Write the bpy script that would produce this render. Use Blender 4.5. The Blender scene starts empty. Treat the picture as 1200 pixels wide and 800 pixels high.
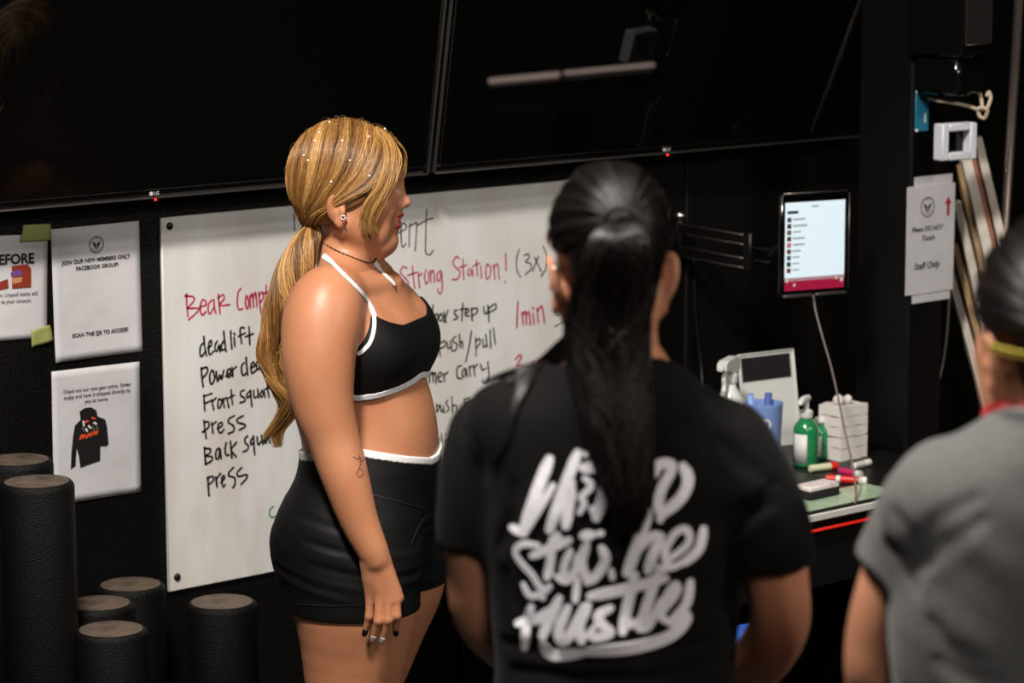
import bpy, bmesh, math, random
import numpy as np
from mathutils import Matrix, Vector

# ------------------------------------------------------------------ camera, light, exposure
scene = bpy.context.scene
COL = scene.collection
rng = np.random.default_rng(7)
random.seed(7)

FPX = 3309.42                                  # focal length in pixels of the 1200 px wide frame
PITCH = math.radians(9.168)
ROLL = math.radians(-0.108)
AZ = math.radians(40.807)                      # heading of the lens, measured from the back wall's normal
H = 2.06                                       # lens height
YW = 4.985                                     # back wall plane
RT = np.array([math.cos(AZ), -math.sin(AZ), 0.0])
FH = np.array([math.sin(AZ), math.cos(AZ), 0.0])
UP = np.array([0, 0, 1.0])
FW = math.cos(PITCH) * FH - math.sin(PITCH) * UP
_u0 = np.cross(RT, FW)
CR = math.cos(ROLL) * RT + math.sin(ROLL) * _u0
CU = -math.sin(ROLL) * RT + math.cos(ROLL) * _u0
CO = np.array([0, 0, H])

cam_data = bpy.data.cameras.new('camera')
cam = bpy.data.objects.new('camera', cam_data)
COL.objects.link(cam)
cam.matrix_world = Matrix(((CR[0], CU[0], -FW[0], 0), (CR[1], CU[1], -FW[1], 0), (CR[2], CU[2], -FW[2], H), (0, 0, 0, 1)))
cam_data.sensor_width = 36
cam_data.lens = FPX * 36 / 1200
cam_data.clip_start = 0.05
cam_data.clip_end = 60
cam_data.dof.use_dof = True
cam_data.dof.focus_distance = 5.35
cam_data.dof.aperture_fstop = 4.0
cam_data.dof.aperture_blades = 9
scene.camera = cam

world = bpy.data.worlds.new('world')
scene.world = world
world.use_nodes = True
world.node_tree.nodes['Background'].inputs[0].default_value = (0.9, 0.85, 0.8, 1)
world.node_tree.nodes['Background'].inputs[1].default_value = 0.02

def area_light(name, loc, target, size, power, color=(1, 1, 1), spread=180):
    d = bpy.data.lights.new(name, 'AREA')
    d.shape = 'RECTANGLE'; d.size, d.size_y = size
    d.energy = power; d.color = color; d.spread = math.radians(spread)
    o = bpy.data.objects.new(name, d); COL.objects.link(o)
    o.location = loc
    o.rotation_euler = (Vector(target) - Vector(loc)).to_track_quat('-Z', 'Y').to_euler()
    return o

# ceiling fixtures of the gym, all above and behind the lens except the last
area_light('key_light', (1.35, 2.65, 4.15), (3.4, 4.4, 1.0), (0.42, 0.42), 265, (1.0, 0.94, 0.87))
area_light('side_light', (4.7, -0.4, 3.5), (2.9, 2.9, 1.25), (0.8, 0.5), 78, (1.0, 0.93, 0.84))
area_light('front_light', (0.4, -1.4, 3.9), (2.7, 2.7, 1.0), (1.2, 0.5), 78, (1.0, 0.94, 0.86))
area_light('back_row_light', (2.6, 3.1, 4.1), (2.5, 2.8, 1.0), (1.2, 0.25), 12, (1.0, 0.93, 0.85))
area_light('left_row_light', (0.2, 4.0, 3.9), (2.9, 4.9, 0.8), (1.0, 0.3), 4, (1.0, 0.92, 0.82))

scene.view_settings.view_transform = 'Standard'
scene.view_settings.look = 'None'
scene.view_settings.exposure = 0.0
scene.view_settings.gamma = 1.0
scene.view_settings.use_curve_mapping = False
scene.cycles.use_denoising = True
scene.cycles.max_bounces = 8

# ------------------------------------------------------------------ positions from the photograph's geometry
def ray(px, py):
    return FW + (px - 600) / FPX * CR + (400 - py) / FPX * CU
def wall_pt(px, py, off=0.0):
    v = ray(px, py); return CO + v * ((YW - off) / v[1])
def at(px, py, D):
    v = ray(px, py); return CO + v * (D / (v @ FH))
def zpl(px, py, z):
    v = ray(px, py); return CO + v * ((z - H) / v[2])
def to_c(p):                                   # world -> (right, forward, up)
    p = np.asarray(p, float)
    return np.stack([p @ RT, p @ FH, p[..., 2]], -1)
def from_c(c):
    c = np.asarray(c, float)
    return c[..., 0:1] * RT + c[..., 1:2] * FH + c[..., 2:3] * UP
def cf(px, py, D):
    return to_c(at(px, py, D))

# ------------------------------------------------------------------ helpers
def lin(c):
    return tuple((x / 12.92 if x <= 0.04045 else ((x + 0.055) / 1.055) ** 2.4) for x in (v / 255 for v in c))

def mat(name, rgb, rough=0.5, metal=0.0, spec=0.5, bump=None, noise=None, emit=None, coat=0.0, trans=0.0, sss=0.0, ior=1.45, sheen=0.0):
    """bump=(scale, strength, distance)  noise=(scale, rgb2, lo, hi)"""
    m = bpy.data.materials.new(name); m.use_nodes = True
    nt = m.node_tree; N = nt.nodes; L = nt.links
    b = N['Principled BSDF']
    b.inputs['Base Color'].default_value = (*lin(rgb), 1)
    b.inputs['Roughness'].default_value = rough
    b.inputs['Metallic'].default_value = metal
    b.inputs['Specular IOR Level'].default_value = spec
    b.inputs['IOR'].default_value = ior
    b.inputs['Coat Weight'].default_value = coat
    b.inputs['Transmission Weight'].default_value = trans
    b.inputs['Sheen Weight'].default_value = sheen
    if sss:
        b.inputs['Subsurface Weight'].default_value = sss
        b.inputs['Subsurface Radius'].default_value = (1.0, 0.35, 0.2)
        b.inputs['Subsurface Scale'].default_value = 0.006
    tc = N.new('ShaderNodeTexCoord')
    if noise:
        t = N.new('ShaderNodeTexNoise'); t.inputs['Scale'].default_value = noise[0]; t.inputs['Detail'].default_value = 6
        L.new(tc.outputs['Object'], t.inputs['Vector'])
        r = N.new('ShaderNodeValToRGB')
        r.color_ramp.elements[0].position = noise[2]; r.color_ramp.elements[1].position = noise[3]
        r.color_ramp.elements[0].color = (*lin(rgb), 1); r.color_ramp.elements[1].color = (*lin(noise[1]), 1)
        L.new(t.outputs['Fac'], r.inputs['Fac']); L.new(r.outputs['Color'], b.inputs['Base Color'])
    if bump:
        t = N.new('ShaderNodeTexNoise'); t.inputs['Scale'].default_value = bump[0]; t.inputs['Detail'].default_value = 4
        L.new(tc.outputs['Object'], t.inputs['Vector'])
        bp = N.new('ShaderNodeBump'); bp.inputs['Strength'].default_value = bump[1]; bp.inputs['Distance'].default_value = bump[2]
        L.new(t.outputs['Fac'], bp.inputs['Height']); L.new(bp.outputs['Normal'], b.inputs['Normal'])
    if emit:
        b.inputs['Emission Color'].default_value = (*lin(emit[0]), 1)
        b.inputs['Emission Strength'].default_value = emit[1]
    return m

def tag(o, label=None, cat=None, group=None, kind=None):
    if label: o['label'] = label
    if cat: o['category'] = cat
    if group: o['group'] = group
    if kind: o['kind'] = kind
    return o

def empty(name, loc, rz=0.0):
    o = bpy.data.objects.new(name, None); COL.objects.link(o)
    o.location = loc; o.rotation_euler = (0, 0, rz); o.empty_display_size = 0.05
    return o

class MB:
    """collects shapes into one mesh; local coordinates"""
    def __init__(s): s.v = []; s.f = []
    def add(s, v, f):
        o = len(s.v); s.v += [tuple(map(float, p)) for p in v]; s.f += [tuple(i + o for i in q) for q in f]; return s
    def box(s, c, d, M=None, bevel=0.0):
        c = np.array(c, float); h = np.array(d, float) / 2
        b = min(bevel, h.min() * 0.95)
        if b <= 0:
            v = [c + h * np.array(q) for q in ((-1,-1,-1),(1,-1,-1),(1,1,-1),(-1,1,-1),(-1,-1,1),(1,-1,1),(1,1,1),(-1,1,1))]
            f = [(0,3,2,1),(4,5,6,7),(0,1,5,4),(1,2,6,5),(2,3,7,6),(3,0,4,7)]
        else:
            v = []; f = []
            idx = {}
            for sx in (-1, 1):
                for sy in (-1, 1):
                    for sz in (-1, 1):
                        sg = np.array((sx, sy, sz))
                        for a in range(3):
                            k = h - b; k[a] = h[a]
                            idx[(sx, sy, sz, a)] = len(v); v.append(c + sg * k)
            def q(*k): f.append(tuple(idx[i] for i in k))
            for a in range(3):
                b1, b2 = [i for i in range(3) if i != a]
                for sg in (-1, 1):
                    r = []
                    for s1, s2 in ((-1,-1),(1,-1),(1,1),(-1,1)):
                        t = [0, 0, 0]; t[a] = sg; t[b1] = s1; t[b2] = s2; r.append((*t, a))
                    if (sg > 0) != (a != 1): r = r[::-1]
                    q(*r)
            for a in range(3):                    # edges along axis a
                b1, b2 = [i for i in range(3) if i != a]
                for s1 in (-1, 1):
                    for s2 in (-1, 1):
                        t0 = [0, 0, 0]; t0[b1] = s1; t0[b2] = s2; t1 = list(t0); t0[a] = -1; t1[a] = 1
                        r = [(*t0, b1), (*t1, b1), (*t1, b2), (*t0, b2)]
                        if (s1 * s2 > 0) != (a != 1): r = r[::-1]
                        q(*r)
            for sx in (-1, 1):
                for sy in (-1, 1):
                    for sz in (-1, 1):
                        r = [(sx, sy, sz, 0), (sx, sy, sz, 1), (sx, sy, sz, 2)]
                        if sx * sy * sz < 0: r = r[::-1]
                        q(*r)
        if M is not None: v = [np.array(M @ Vector(p)) for p in v]
        return s.add(v, f)
    def lathe(s, prof, n=32, c=(0, 0, 0), M=None):
        c = np.array(c, float); v = []; f = []
        for r, z in prof:
            for i in range(n):
                a = 2 * math.pi * i / n; v.append(c + (r * math.cos(a), r * math.sin(a), z))
        m = len(prof)
        for j in range(m - 1):
            for i in range(n):
                k = (i + 1) % n; f.append((j * n + i, j * n + k, (j + 1) * n + k, (j + 1) * n + i))
        if prof[0][0] > 1e-6: f.append(tuple(range(n))[::-1])
        if prof[-1][0] > 1e-6: f.append(tuple((m - 1) * n + i for i in range(n)))
        if M is not None: v = [np.array(M @ Vector(p)) for p in v]
        return s.add(v, f)
    def tube(s, pts, r, n=8, caps=True):
        pts = np.array(pts, float); m = len(pts)
        r = np.broadcast_to(np.asarray(r, float), (m,))
        t = np.gradient(pts, axis=0); t /= np.linalg.norm(t, axis=1)[:, None] + 1e-12
        ref = np.array([0, 0, 1.0]) if abs(t[0][2]) < 0.9 else np.array([1.0, 0, 0])
        v = []; f = []
        a = np.cross(t[0], ref); a /= np.linalg.norm(a)
        for i in range(m):
            a = a - t[i] * (a @ t[i]); a /= np.linalg.norm(a) + 1e-12; b = np.cross(t[i], a)
            for k in range(n):
                g = 2 * math.pi * k / n; v.append(pts[i] + r[i] * (math.cos(g) * a + math.sin(g) * b))
        for i in range(m - 1):
            for k in range(n):
                l = (k + 1) % n; f.append((i * n + k, i * n + l, (i + 1) * n + l, (i + 1) * n + k))
        if caps: f.append(tuple(range(n))[::-1]); f.append(tuple((m - 1) * n + k for k in range(n)))
        return s.add(v, f)
    def ribbon(s, pts, nrm, w, th):
        """flat stroke lying on a surface: points, surface normals, half width per point, thickness; rounded ends"""
        pts = np.array(pts, float); m = len(pts); nrm = np.broadcast_to(np.asarray(nrm, float), (m, 3))
        w = np.broadcast_to(np.asarray(w, float), (m,)).copy()
        t = np.gradient(pts, axis=0) if m > 1 else np.array([[1.0, 0, 0]])
        t /= np.linalg.norm(t, axis=1)[:, None] + 1e-12
        P = [pts[0] - t[0] * w[0] * q for q in (1.0, 0.75)] + list(pts) + [pts[-1] + t[-1] * w[-1] * q for q in (0.75, 1.0)]
        W = [w[0] * 0.35, w[0] * 0.75] + list(w) + [w[-1] * 0.75, w[-1] * 0.35]
        T = [t[0]] * 2 + list(t) + [t[-1]] * 2; Nn = [nrm[0]] * 2 + list(nrm) + [nrm[-1]] * 2
        v = []; f = []
        for p, ww, tt, nn in zip(P, W, T, Nn):
            b = np.cross(nn, tt); b /= np.linalg.norm(b) + 1e-12
            v += [p - b * ww, p + b * ww, p - b * ww + nn * th, p + b * ww + nn * th]
        for i in range(len(P) - 1):
            o = 4 * i; k = o + 4
            f += [(o + 2, k + 2, k + 3, o + 3), (o, o + 1, k + 1, k), (o, k, k + 2, o + 2), (o + 1, o + 3, k + 3, k + 1)]
        e = 4 * (len(P) - 1)
        f += [(0, 2, 3, 1), (e, e + 1, e + 3, e + 2)]
        return s.add(v, f)
    def prism(s, poly, z0, z1, M=None):
        n = len(poly); v = [(x, y, z0) for x, y in poly] + [(x, y, z1) for x, y in poly]
        f = [tuple(range(n))[::-1], tuple(range(n, 2 * n))] + [(i, (i + 1) % n, n + (i + 1) % n, n + i) for i in range(n)]
        if M is not None: v = [np.array(M @ Vector(p)) for p in v]
        return s.add(v, f)
    def build(s, name, m, parent=None, smooth=False, angle=None):
        me = bpy.data.meshes.new(name); me.from_pydata(s.v, [], s.f)
        if len(s.f) < 60000:
            bm = bmesh.new(); bm.from_mesh(me); bmesh.ops.recalc_face_normals(bm, faces=bm.faces); bm.to_mesh(me); bm.free()
        return finish(name, me, m, parent, smooth, angle)

def finish(name, me, m, parent=None, smooth=False, angle=None):
    if smooth or angle:
        me.polygons.foreach_set('use_smooth', np.ones(len(me.polygons), bool))
    me.update()
    if angle: me.set_sharp_from_angle(angle=math.radians(angle))
    me.materials.append(m)
    o = bpy.data.objects.new(name, me); COL.objects.link(o)
    if parent is not None: o.parent = parent
    return o

def copy_tree(o, parent=None):
    c = o.copy(); COL.objects.link(c)
    c.parent = parent
    for ch in [x for x in bpy.data.objects if x.parent == o]:
        copy_tree(ch, c)
    return c

def spline(pts, n=8):
    """Catmull-Rom resampling"""
    p = np.array(pts, float)
    if len(p) < 3:
        t = np.linspace(0, 1, max(n, 2))[:, None]; return p[0] * (1 - t) + p[-1] * t
    q = np.vstack([2 * p[0] - p[1], p, 2 * p[-1] - p[-2]]); out = []
    for i in range(len(p) - 1):
        a, b, c, d = q[i:i + 4]
        for t in np.arange(n) / n:
            out.append(0.5 * (2 * b + (c - a) * t + (2 * a - 5 * b + 4 * c - d) * t * t + (3 * b - a - 3 * c + d) * t ** 3))
    out.append(p[-1]); return np.array(out)

_fcache = {}
def text_obj(name, body, m, parent, loc, width=None, size=None, rot=(math.pi / 2, 0, 0), align='LEFT', weight=0.0, shear=0.0, depth=0.0004):
    """printed letters as a thin mesh, laid in the parent's xz plane facing -y"""
    cu = bpy.data.curves.new(name, 'FONT'); cu.body = body; cu.align_x = align
    cu.size = size or 0.02; cu.extrude = depth / 2; cu.offset = weight; cu.shear = shear; cu.resolution_u = 3
    o = bpy.data.objects.new(name, cu); COL.objects.link(o)
    bpy.context.view_layer.update()
    me = bpy.data.meshes.new_from_object(o.evaluated_get(bpy.context.evaluated_depsgraph_get()))
    bpy.data.objects.remove(o); bpy.data.curves.remove(cu)
    me.name = name
    co = np.zeros(len(me.vertices) * 3); me.vertices.foreach_get('co', co); co = co.reshape(-1, 3)
    if width:
        k = width / (co[:, 0].max() - co[:, 0].min())
        co[:, 0] *= k
        if not size: co[:, 1] *= k
    me.vertices.foreach_set('co', co.ravel())
    me.materials.clear()
    r = finish(name, me, m, parent)
    r.location = loc; r.rotation_euler = rot
    return r
# ------------------------------------------------------------------ materials
M = {}
M['wall'] = mat('black_wall_paint', (6, 5, 4), 0.5, spec=0.22, bump=(170, 0.5, 0.005), noise=(3, (9, 8, 6), 0.3, 0.8))
M['wall_far'] = mat('dark_wall_paint', (16, 15, 14), 0.8)
M['floor'] = mat('rubber_floor', (24, 23, 22), 0.75, bump=(300, 0.3, 0.002), noise=(400, (44, 43, 42), 0.62, 0.7))
M['ceil'] = mat('dark_ceiling', (30, 29, 28), 0.8)
M['black_plastic'] = mat('black_plastic', (7, 6, 6), 0.42, spec=0.25)
M['gloss_black'] = mat('gloss_black', (8, 8, 8), 0.12)
M['screen_glass'] = mat('television_glass', (4, 4, 4), 0.012, spec=0.5)
M['bezel_edge'] = mat('brushed_bezel', (105, 98, 95), 0.32, metal=0.8)
M['dark_metal'] = mat('dark_metal', (38, 36, 35), 0.35, metal=0.7)
M['steel'] = mat('steel', (190, 180, 172), 0.25, metal=1.0)
M['logo_white'] = mat('logo_white', (205, 200, 196), 0.5)
M['led_red'] = mat('standby_red', (160, 20, 15), 0.4, emit=((255, 40, 30), 3.0))
M['paper'] = mat('white_paper', (194, 192, 195), 0.75, noise=(9, (180, 177, 179), 0.35, 0.75), bump=(14, 0.25, 0.01))
M['ink'] = mat('black_print', (18, 16, 16), 0.6)
M['grey_print'] = mat('grey_print', (80, 76, 74), 0.6)
M['red_print'] = mat('red_print', (150, 22, 30), 0.6)
M['orange_print'] = mat('orange_print', (214, 74, 38), 0.6)
M['rust_print'] = mat('rust_print', (128, 44, 24), 0.6)
M['violet_print'] = mat('violet_print', (104, 62, 130), 0.6)
M['sand_print'] = mat('sand_print', (176, 128, 92), 0.6)
M['tape_green'] = mat('green_masking_tape', (138, 144, 84), 0.65, bump=(120, 0.3, 0.001))
M['roller'] = mat('black_foam', (7, 6, 5), 0.55, spec=0.2, bump=(320, 0.8, 0.003), noise=(500, (22, 20, 17), 0.70, 0.76))
M['roller_top'] = mat('lit_foam_end', (92, 78, 66), 0.6, bump=(120, 0.6, 0.002), noise=(22, (58, 48, 40), 0.4, 0.7))  # light from above put into the colour: black foam ends made paler brown
M['marker_black'] = mat('dry_marker_black', (26, 20, 18), 0.5, noise=(160, (58, 48, 42), 0.55, 0.8))
M['marker_red'] = mat('dry_marker_red', (166, 26, 66), 0.5, noise=(160, (196, 84, 116), 0.5, 0.8))
M['marker_green'] = mat('dry_marker_green', (20, 120, 100), 0.5)

def board_mat():
    m = mat('whiteboard_surface', (210, 209, 207), 0.3, spec=0.5, coat=0.1)
    nt = m.node_tree; N = nt.nodes; L = nt.links; b = N['Principled BSDF']
    tc = N.new('ShaderNodeTexCoord')
    mp = N.new('ShaderNodeMapping'); mp.inputs['Scale'].default_value = (1.0, 1.0, 0.35)
    L.new(tc.outputs['Object'], mp.inputs['Vector'])
    t = N.new('ShaderNodeTexNoise'); t.inputs['Scale'].default_value = 7; t.inputs['Detail'].default_value = 7; t.inputs['Roughness'].default_value = 0.6
    L.new(mp.outputs['Vector'], t.inputs['Vector'])
    r = N.new('ShaderNodeValToRGB')
    e = r.color_ramp.elements
    e[0].position = 0.33; e[0].color = (*lin((200, 195, 189)), 1)
    e[1].position = 0.62; e[1].color = (*lin((211, 211, 211)), 1)
    L.new(t.outputs['Fac'], r.inputs['Fac'])
    # rubbed-out ink: brownish smears, most in the lower half where the lists were wiped
    mp2 = N.new('ShaderNodeMapping'); mp2.inputs['Scale'].default_value = (2.2, 1, 0.8); mp2.inputs['Rotation'].default_value = (0, 0.5, 0)
    L.new(tc.outputs['Object'], mp2.inputs['Vector'])
    t2 = N.new('ShaderNodeTexNoise'); t2.inputs['Scale'].default_value = 4; t2.inputs['Detail'].default_value = 5
    L.new(mp2.outputs['Vector'], t2.inputs['Vector'])
    sx = N.new('ShaderNodeSeparateXYZ'); L.new(tc.outputs['Object'], sx.inputs[0])
    mr = N.new('ShaderNodeMapRange'); mr.inputs['From Min'].default_value = 0.55; mr.inputs['From Max'].default_value = 0.0
    L.new(sx.outputs['Z'], mr.inputs['Value'])
    r2 = N.new('ShaderNodeMapRange'); r2.inputs['From Min'].default_value = 0.45; r2.inputs['From Max'].default_value = 0.75
    L.new(t2.outputs['Fac'], r2.inputs['Value'])
    mu = N.new('ShaderNodeMath'); mu.operation = 'MULTIPLY'; L.new(mr.outputs[0], mu.inputs[0]); L.new(r2.outputs[0], mu.inputs[1])
    mu2 = N.new('ShaderNodeMath'); mu2.operation = 'MULTIPLY'; mu2.inputs[1].default_value = 0.8; L.new(mu.outputs[0], mu2.inputs[0])
    mx = N.new('ShaderNodeMix'); mx.data_type = 'RGBA'
    L.new(mu2.outputs[0], mx.inputs['Factor']); L.new(r.outputs['Color'], mx.inputs['A']); mx.inputs['B'].default_value = (*lin((186, 168, 152)), 1)
    L.new(mx.outputs['Result'], b.inputs['Base Color'])
    return m
M['board'] = board_mat()

# ------------------------------------------------------------------ room shell
def slab(name, c, d, m, bevel=0.0):
    o = MB().box((0, 0, 0), d, bevel=bevel).build(name, m); o.location = c
    return tag(o, kind='structure')
slab('floor', (3, -0.5, -0.05), (16, 11.1, 0.1), M['floor'])
slab('wall_back', (3, YW + 0.06, 2.15), (16, 0.12, 4.3), M['wall'])
slab('wall_left', (-5.05, -0.5, 2.15), (0.1, 11.1, 4.3), M['wall_far'])
slab('wall_right', (11.05, -0.5, 2.15), (0.1, 11.1, 4.3), M['wall_far'])
slab('wall_front', (3, -6.05, 2.15), (16.2, 0.1, 4.3), M['wall_far'])
slab('ceiling', (3, -0.5, 4.35), (16, 11.1, 0.1), M['ceil'])
# joints between the wall boards
for i, px in enumerate((806, 1040)):
    p = wall_pt(px, 300)
    slab('trim_%d' % (i + 1), (p[0], YW - 0.004, 1.0), (0.03, 0.012, 2.0), M['wall'], 0.003)

# square post that carries the paper sign
pc = at(1090, 300, 6.72)
slab('column', (pc[0], pc[1] + 0.095, 2.15), (0.128, 0.17, 4.3), M['black_plastic'], 0.006)
COLX, COLY = pc[0] + 0.02, pc[1] + 0.01               # centre x and front face y

# ------------------------------------------------------------------ televisions
TILT = math.radians(9.5)
TVW, TVH = 1.452, 0.835
def television(x_left, label):
    root = empty('television', (x_left + TVW / 2, YW - 0.10, 1.424))
    root.rotation_euler = (TILT, 0, 0)
    tag(root, label, 'television', 'televisions side by side above the whiteboard')
    MB().box((0, 0.03, TVH / 2), (TVW, 0.05, TVH), bevel=0.006).build('housing', M['black_plastic'], root, angle=40)
    MB().box((0, 0.0, TVH / 2 + 0.006), (TVW - 0.018, 0.012, TVH - 0.026), bevel=0.002).build('screen', M['screen_glass'], root, angle=40)
    b = MB()
    b.box((0, -0.0015, 0.0182), (TVW - 0.012, 0.004, 0.0016), bevel=0.0006)
    b.box((0, -0.0015, 0.001), (TVW - 0.004, 0.010, 0.0022), bevel=0.0008)
    for s in (-1, 1): b.box((s * (TVW / 2 - 0.001), -0.002, TVH / 2), (0.0022, 0.010, TVH - 0.004), bevel=0.0008)
    for s in (-1, 1): b.box((s * (TVW / 2 - 0.012), -0.0055, TVH / 2), (0.0012, 0.002, TVH - 0.03), bevel=0.0005)
    b.build('bezel', M['bezel_edge'], root, angle=40)
    lg = MB().lathe([(0.0005, 0.0), (0.0042, 0.0), (0.0042, 0.0012), (0.0005, 0.0012)], 20, M=Matrix.Translation((-0.012, -0.0015, 0.0098)) @ Matrix.Rotation(math.pi / 2, 4, 'X'))
    logo = lg.build('logo', M['logo_white'], root)
    text_obj('logo_letters', 'LG', M['logo_white'], logo, (-0.0055, -0.0025, 0.0066), width=0.0115)
    MB().lathe([(0.0001, 0), (0.0028, 0), (0.0022, 0.002), (0.0001, 0.0024)], 12, M=Matrix.Translation((-0.002, -0.004, -0.0028)) @ Matrix.Rotation(math.pi / 2, 4, 'X')).build('standby_light', M['led_red'], root)
    for s in (-0.25, 0.25):
        MB().prism([(0.055, 0.1), (0.055, 0.62), (0.098, 0.1)], s - 0.02, s + 0.02, M=Matrix(((0, 0, 1, 0), (1, 0, 0, 0), (0, 1, 0, 0), (0, 0, 0, 1)))).build('wall_bracket', M['dark_metal'], root)
    return root
television(3.985 - 0.016 - TVW, 'wide dark television above the paper notices, left of the pair')
television(3.985, 'wide dark television with a pale streak reflected in it, right of the pair')
# glowing strip added on the floor to make the streak in the right television
sl = empty('reflection_strip', (7.86, 1.30, 0.0), math.radians(-3.5))
tag(sl, 'slim glowing strip added on the floor, mirrored in the right television', 'glowing strip')
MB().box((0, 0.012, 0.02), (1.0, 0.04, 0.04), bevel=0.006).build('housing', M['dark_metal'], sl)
MB().box((-0.28, -0.004, 0.052), (0.40, 0.02, 0.018), bevel=0.005).box((0.22, -0.004, 0.055), (0.54, 0.02, 0.012), bevel=0.005).build('glow_bars', mat('added_glow', (230, 215, 205), 0.4, emit=((255, 225, 210), 4.5)), sl)

# ------------------------------------------------------------------ whiteboard
BX0, BZ0 = 3.3165, 0.556
BW, BH = 1.225, 0.812
wb = empty('whiteboard', (BX0, YW - 0.006, BZ0))
tag(wb, 'large whiteboard on the black wall with red and black handwritten workout lists', 'whiteboard')
MB().box((BW / 2, 0, BH / 2), (BW, 0.008, BH), bevel=0.0015).build('panel', M['board'], wb, angle=40)
for x, z in ((0.021, BH - 0.019), (0.021, 0.030), (BW - 0.02, BH - 0.02), (BW - 0.02, 0.03), (BW / 2, BH - 0.02), (BW / 2, 0.03)):
    MB().lathe([(0.0085, 0), (0.0085, 0.0015), (0.0066, 0.004), (0.003, 0.0055), (0.0001, 0.006)], 20, M=Matrix.Translation((x, -0.004, z)) @ Matrix.Rotation(math.pi / 2, 4, 'X')).build('screw', M['dark_metal'], wb, angle=50)

def board_strokes(name, m, scale, ox, oy, strokes, w):
    """one object per written word: strokes whose spans lie close together belong to one word"""
    st = sorted(strokes, key=lambda q: min(p[0] for p in q)); words = []; right = -1e9
    for q in st:
        if min(p[0] for p in q) - right > 4.6 * scale: words.append([])
        words[-1].append(q); right = max(right, max(p[0] for p in q))
    for word in words:
        mb = MB()
        for q in word:
            pts = []
            for x, y in q:
                p = wall_pt(ox + x / scale, oy + y / scale, 0.0105)
                pts.append((p[0] - BX0, -0.0042, p[2] - BZ0))
            if len(pts) == 1: pts = [pts[0], (pts[0][0] + 0.002, pts[0][1], pts[0][2] - 0.003)]
            r = spline(pts, 5)
            mb.ribbon(r, (0, -1, 0), w * (0.85 + 0.3 * rng.random(len(r))), 0.0004)
        mb.build(name, m, wb)
K, R_, G_ = M['marker_black'], M['marker_red'], M['marker_green']
A_ = (5.713, 200, 320)
board_strokes('handwriting', R_, *A_, [
    [(105,140),(108,215),(116,290)], [(95,152),(150,158),(155,185),(115,232)], [(112,236),(178,235),(185,252),(120,312)],
    [(195,225),(235,213),(232,185),(212,180),(200,215),(202,262),(214,280),(236,258)],
    [(280,178),(255,205),(252,255),(266,270),(286,235)], [(290,180),(292,225),(302,266)],
    [(320,140),(324,200),(332,272)], [(318,165),(350,145),(358,172),(330,214),(395,211)],
    [(470,104),(452,128),(446,200),(456,242),(482,238)], [(505,150),(500,200),(511,240),(523,205),(514,155)],
    [(530,150),(535,234)], [(535,165),(547,137),(556,226)], [(556,160),(569,130),(579,226)],
    [(590,125),(597,200),(605,270)], [(592,150),(612,125),(621,160),(602,196)], [(640,80),(638,150),(641,220)],
    [(622,135),(665,120)], [(665,190),(690,178),(680,150),(664,180),(672,215),(692,205)]], 0.0021)
board_strokes('handwriting', K, *A_, [
    [(225,462),(201,490),(197,543),(210,555),(235,520)], [(222,425),(228,490),(240,552)], [(250,500),(273,480),(270,450),(256,470),(256,530),(266,545),(287,523)],
    [(312,455),(298,482),(299,515),(311,520),(325,480),(331,526)], [(357,450),(340,482),(342,515),(362,508)], [(355,390),(362,455),(371,522)],
    [(402,385),(405,445),(410,506)], [(425,430),(430,490)], [(424,402)], [(492,366),(472,365),(465,385),(475,470)], [(455,422),(500,400)],
    [(525,360),(530,476)], [(500,427),(550,405)]], 0.0024)
board_strokes('handwriting', K, *A_, [
    [(205,635),(210,700),(218,760)], [(205,642),(240,630),(246,662),(215,702)], [(275,650),(262,685),(266,736),(281,738),(295,698),(285,655)],
    [(305,660),(315,726),(331,680),(341,712),(356,650)], [(370,690),(401,665),(395,640),(380,652),(379,688),(391,696),(414,675)], [(410,630),(418,692)], [(412,652),(440,626)],
    [(492,600),(475,622),(478,670),(490,683),(506,668)], [(505,565),(509,620),(516,682)], [(535,635),(561,620),(555,595),(540,612),(541,660),(551,668),(571,650)],
    [(595,575),(575,602),(578,640),(591,640),(601,600),(607,642)], [(622,570),(626,640)], [(626,590),(640,562),(652,640)]], 0.0025)
B_ = (5.0, 220, 440)
board_strokes('handwriting', K, *B_, [
    [(95,115),(97,160),(100,206)], [(93,122),(140,105)], [(97,165),(130,150)], [(140,140),(146,170),(153,200)], [(145,152),(166,130)], [(180,140),(177,185),(190,187),(200,150),(186,136)],
    [(205,135),(215,187)], [(209,147),(227,130),(241,187)], [(255,85),(258,130),(263,170)], [(240,131),(272,115)],
    [(330,85),(311,95),(312,118),(331,130),(334,150),(308,158)], [(365,90),(346,110),(350,131),(369,110)], [(368,85),(371,130),(376,182)], [(386,90),(391,130),(411,118)], [(410,80),(416,131)],
    [(437,85),(425,110),(435,126),(446,92),(453,126)], [(465,38),(470,85),(476,126)], [(450,82),(490,64)]], 0.0023)
board_strokes('handwriting', K, *B_, [
    [(95,265),(101,315),(108,366)], [(95,276),(120,270),(122,302),(88,330)], [(140,275),(148,336)], [(142,292),(166,270)], [(175,310),(201,294),(198,275),(180,287),(181,325),(195,335),(211,318)],
    [(272,235),(240,256),(241,276),(268,295),(269,325),(238,340)], [(326,235),(291,255),(295,275),(331,285),(335,300),(304,318)]], 0.0025)
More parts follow.
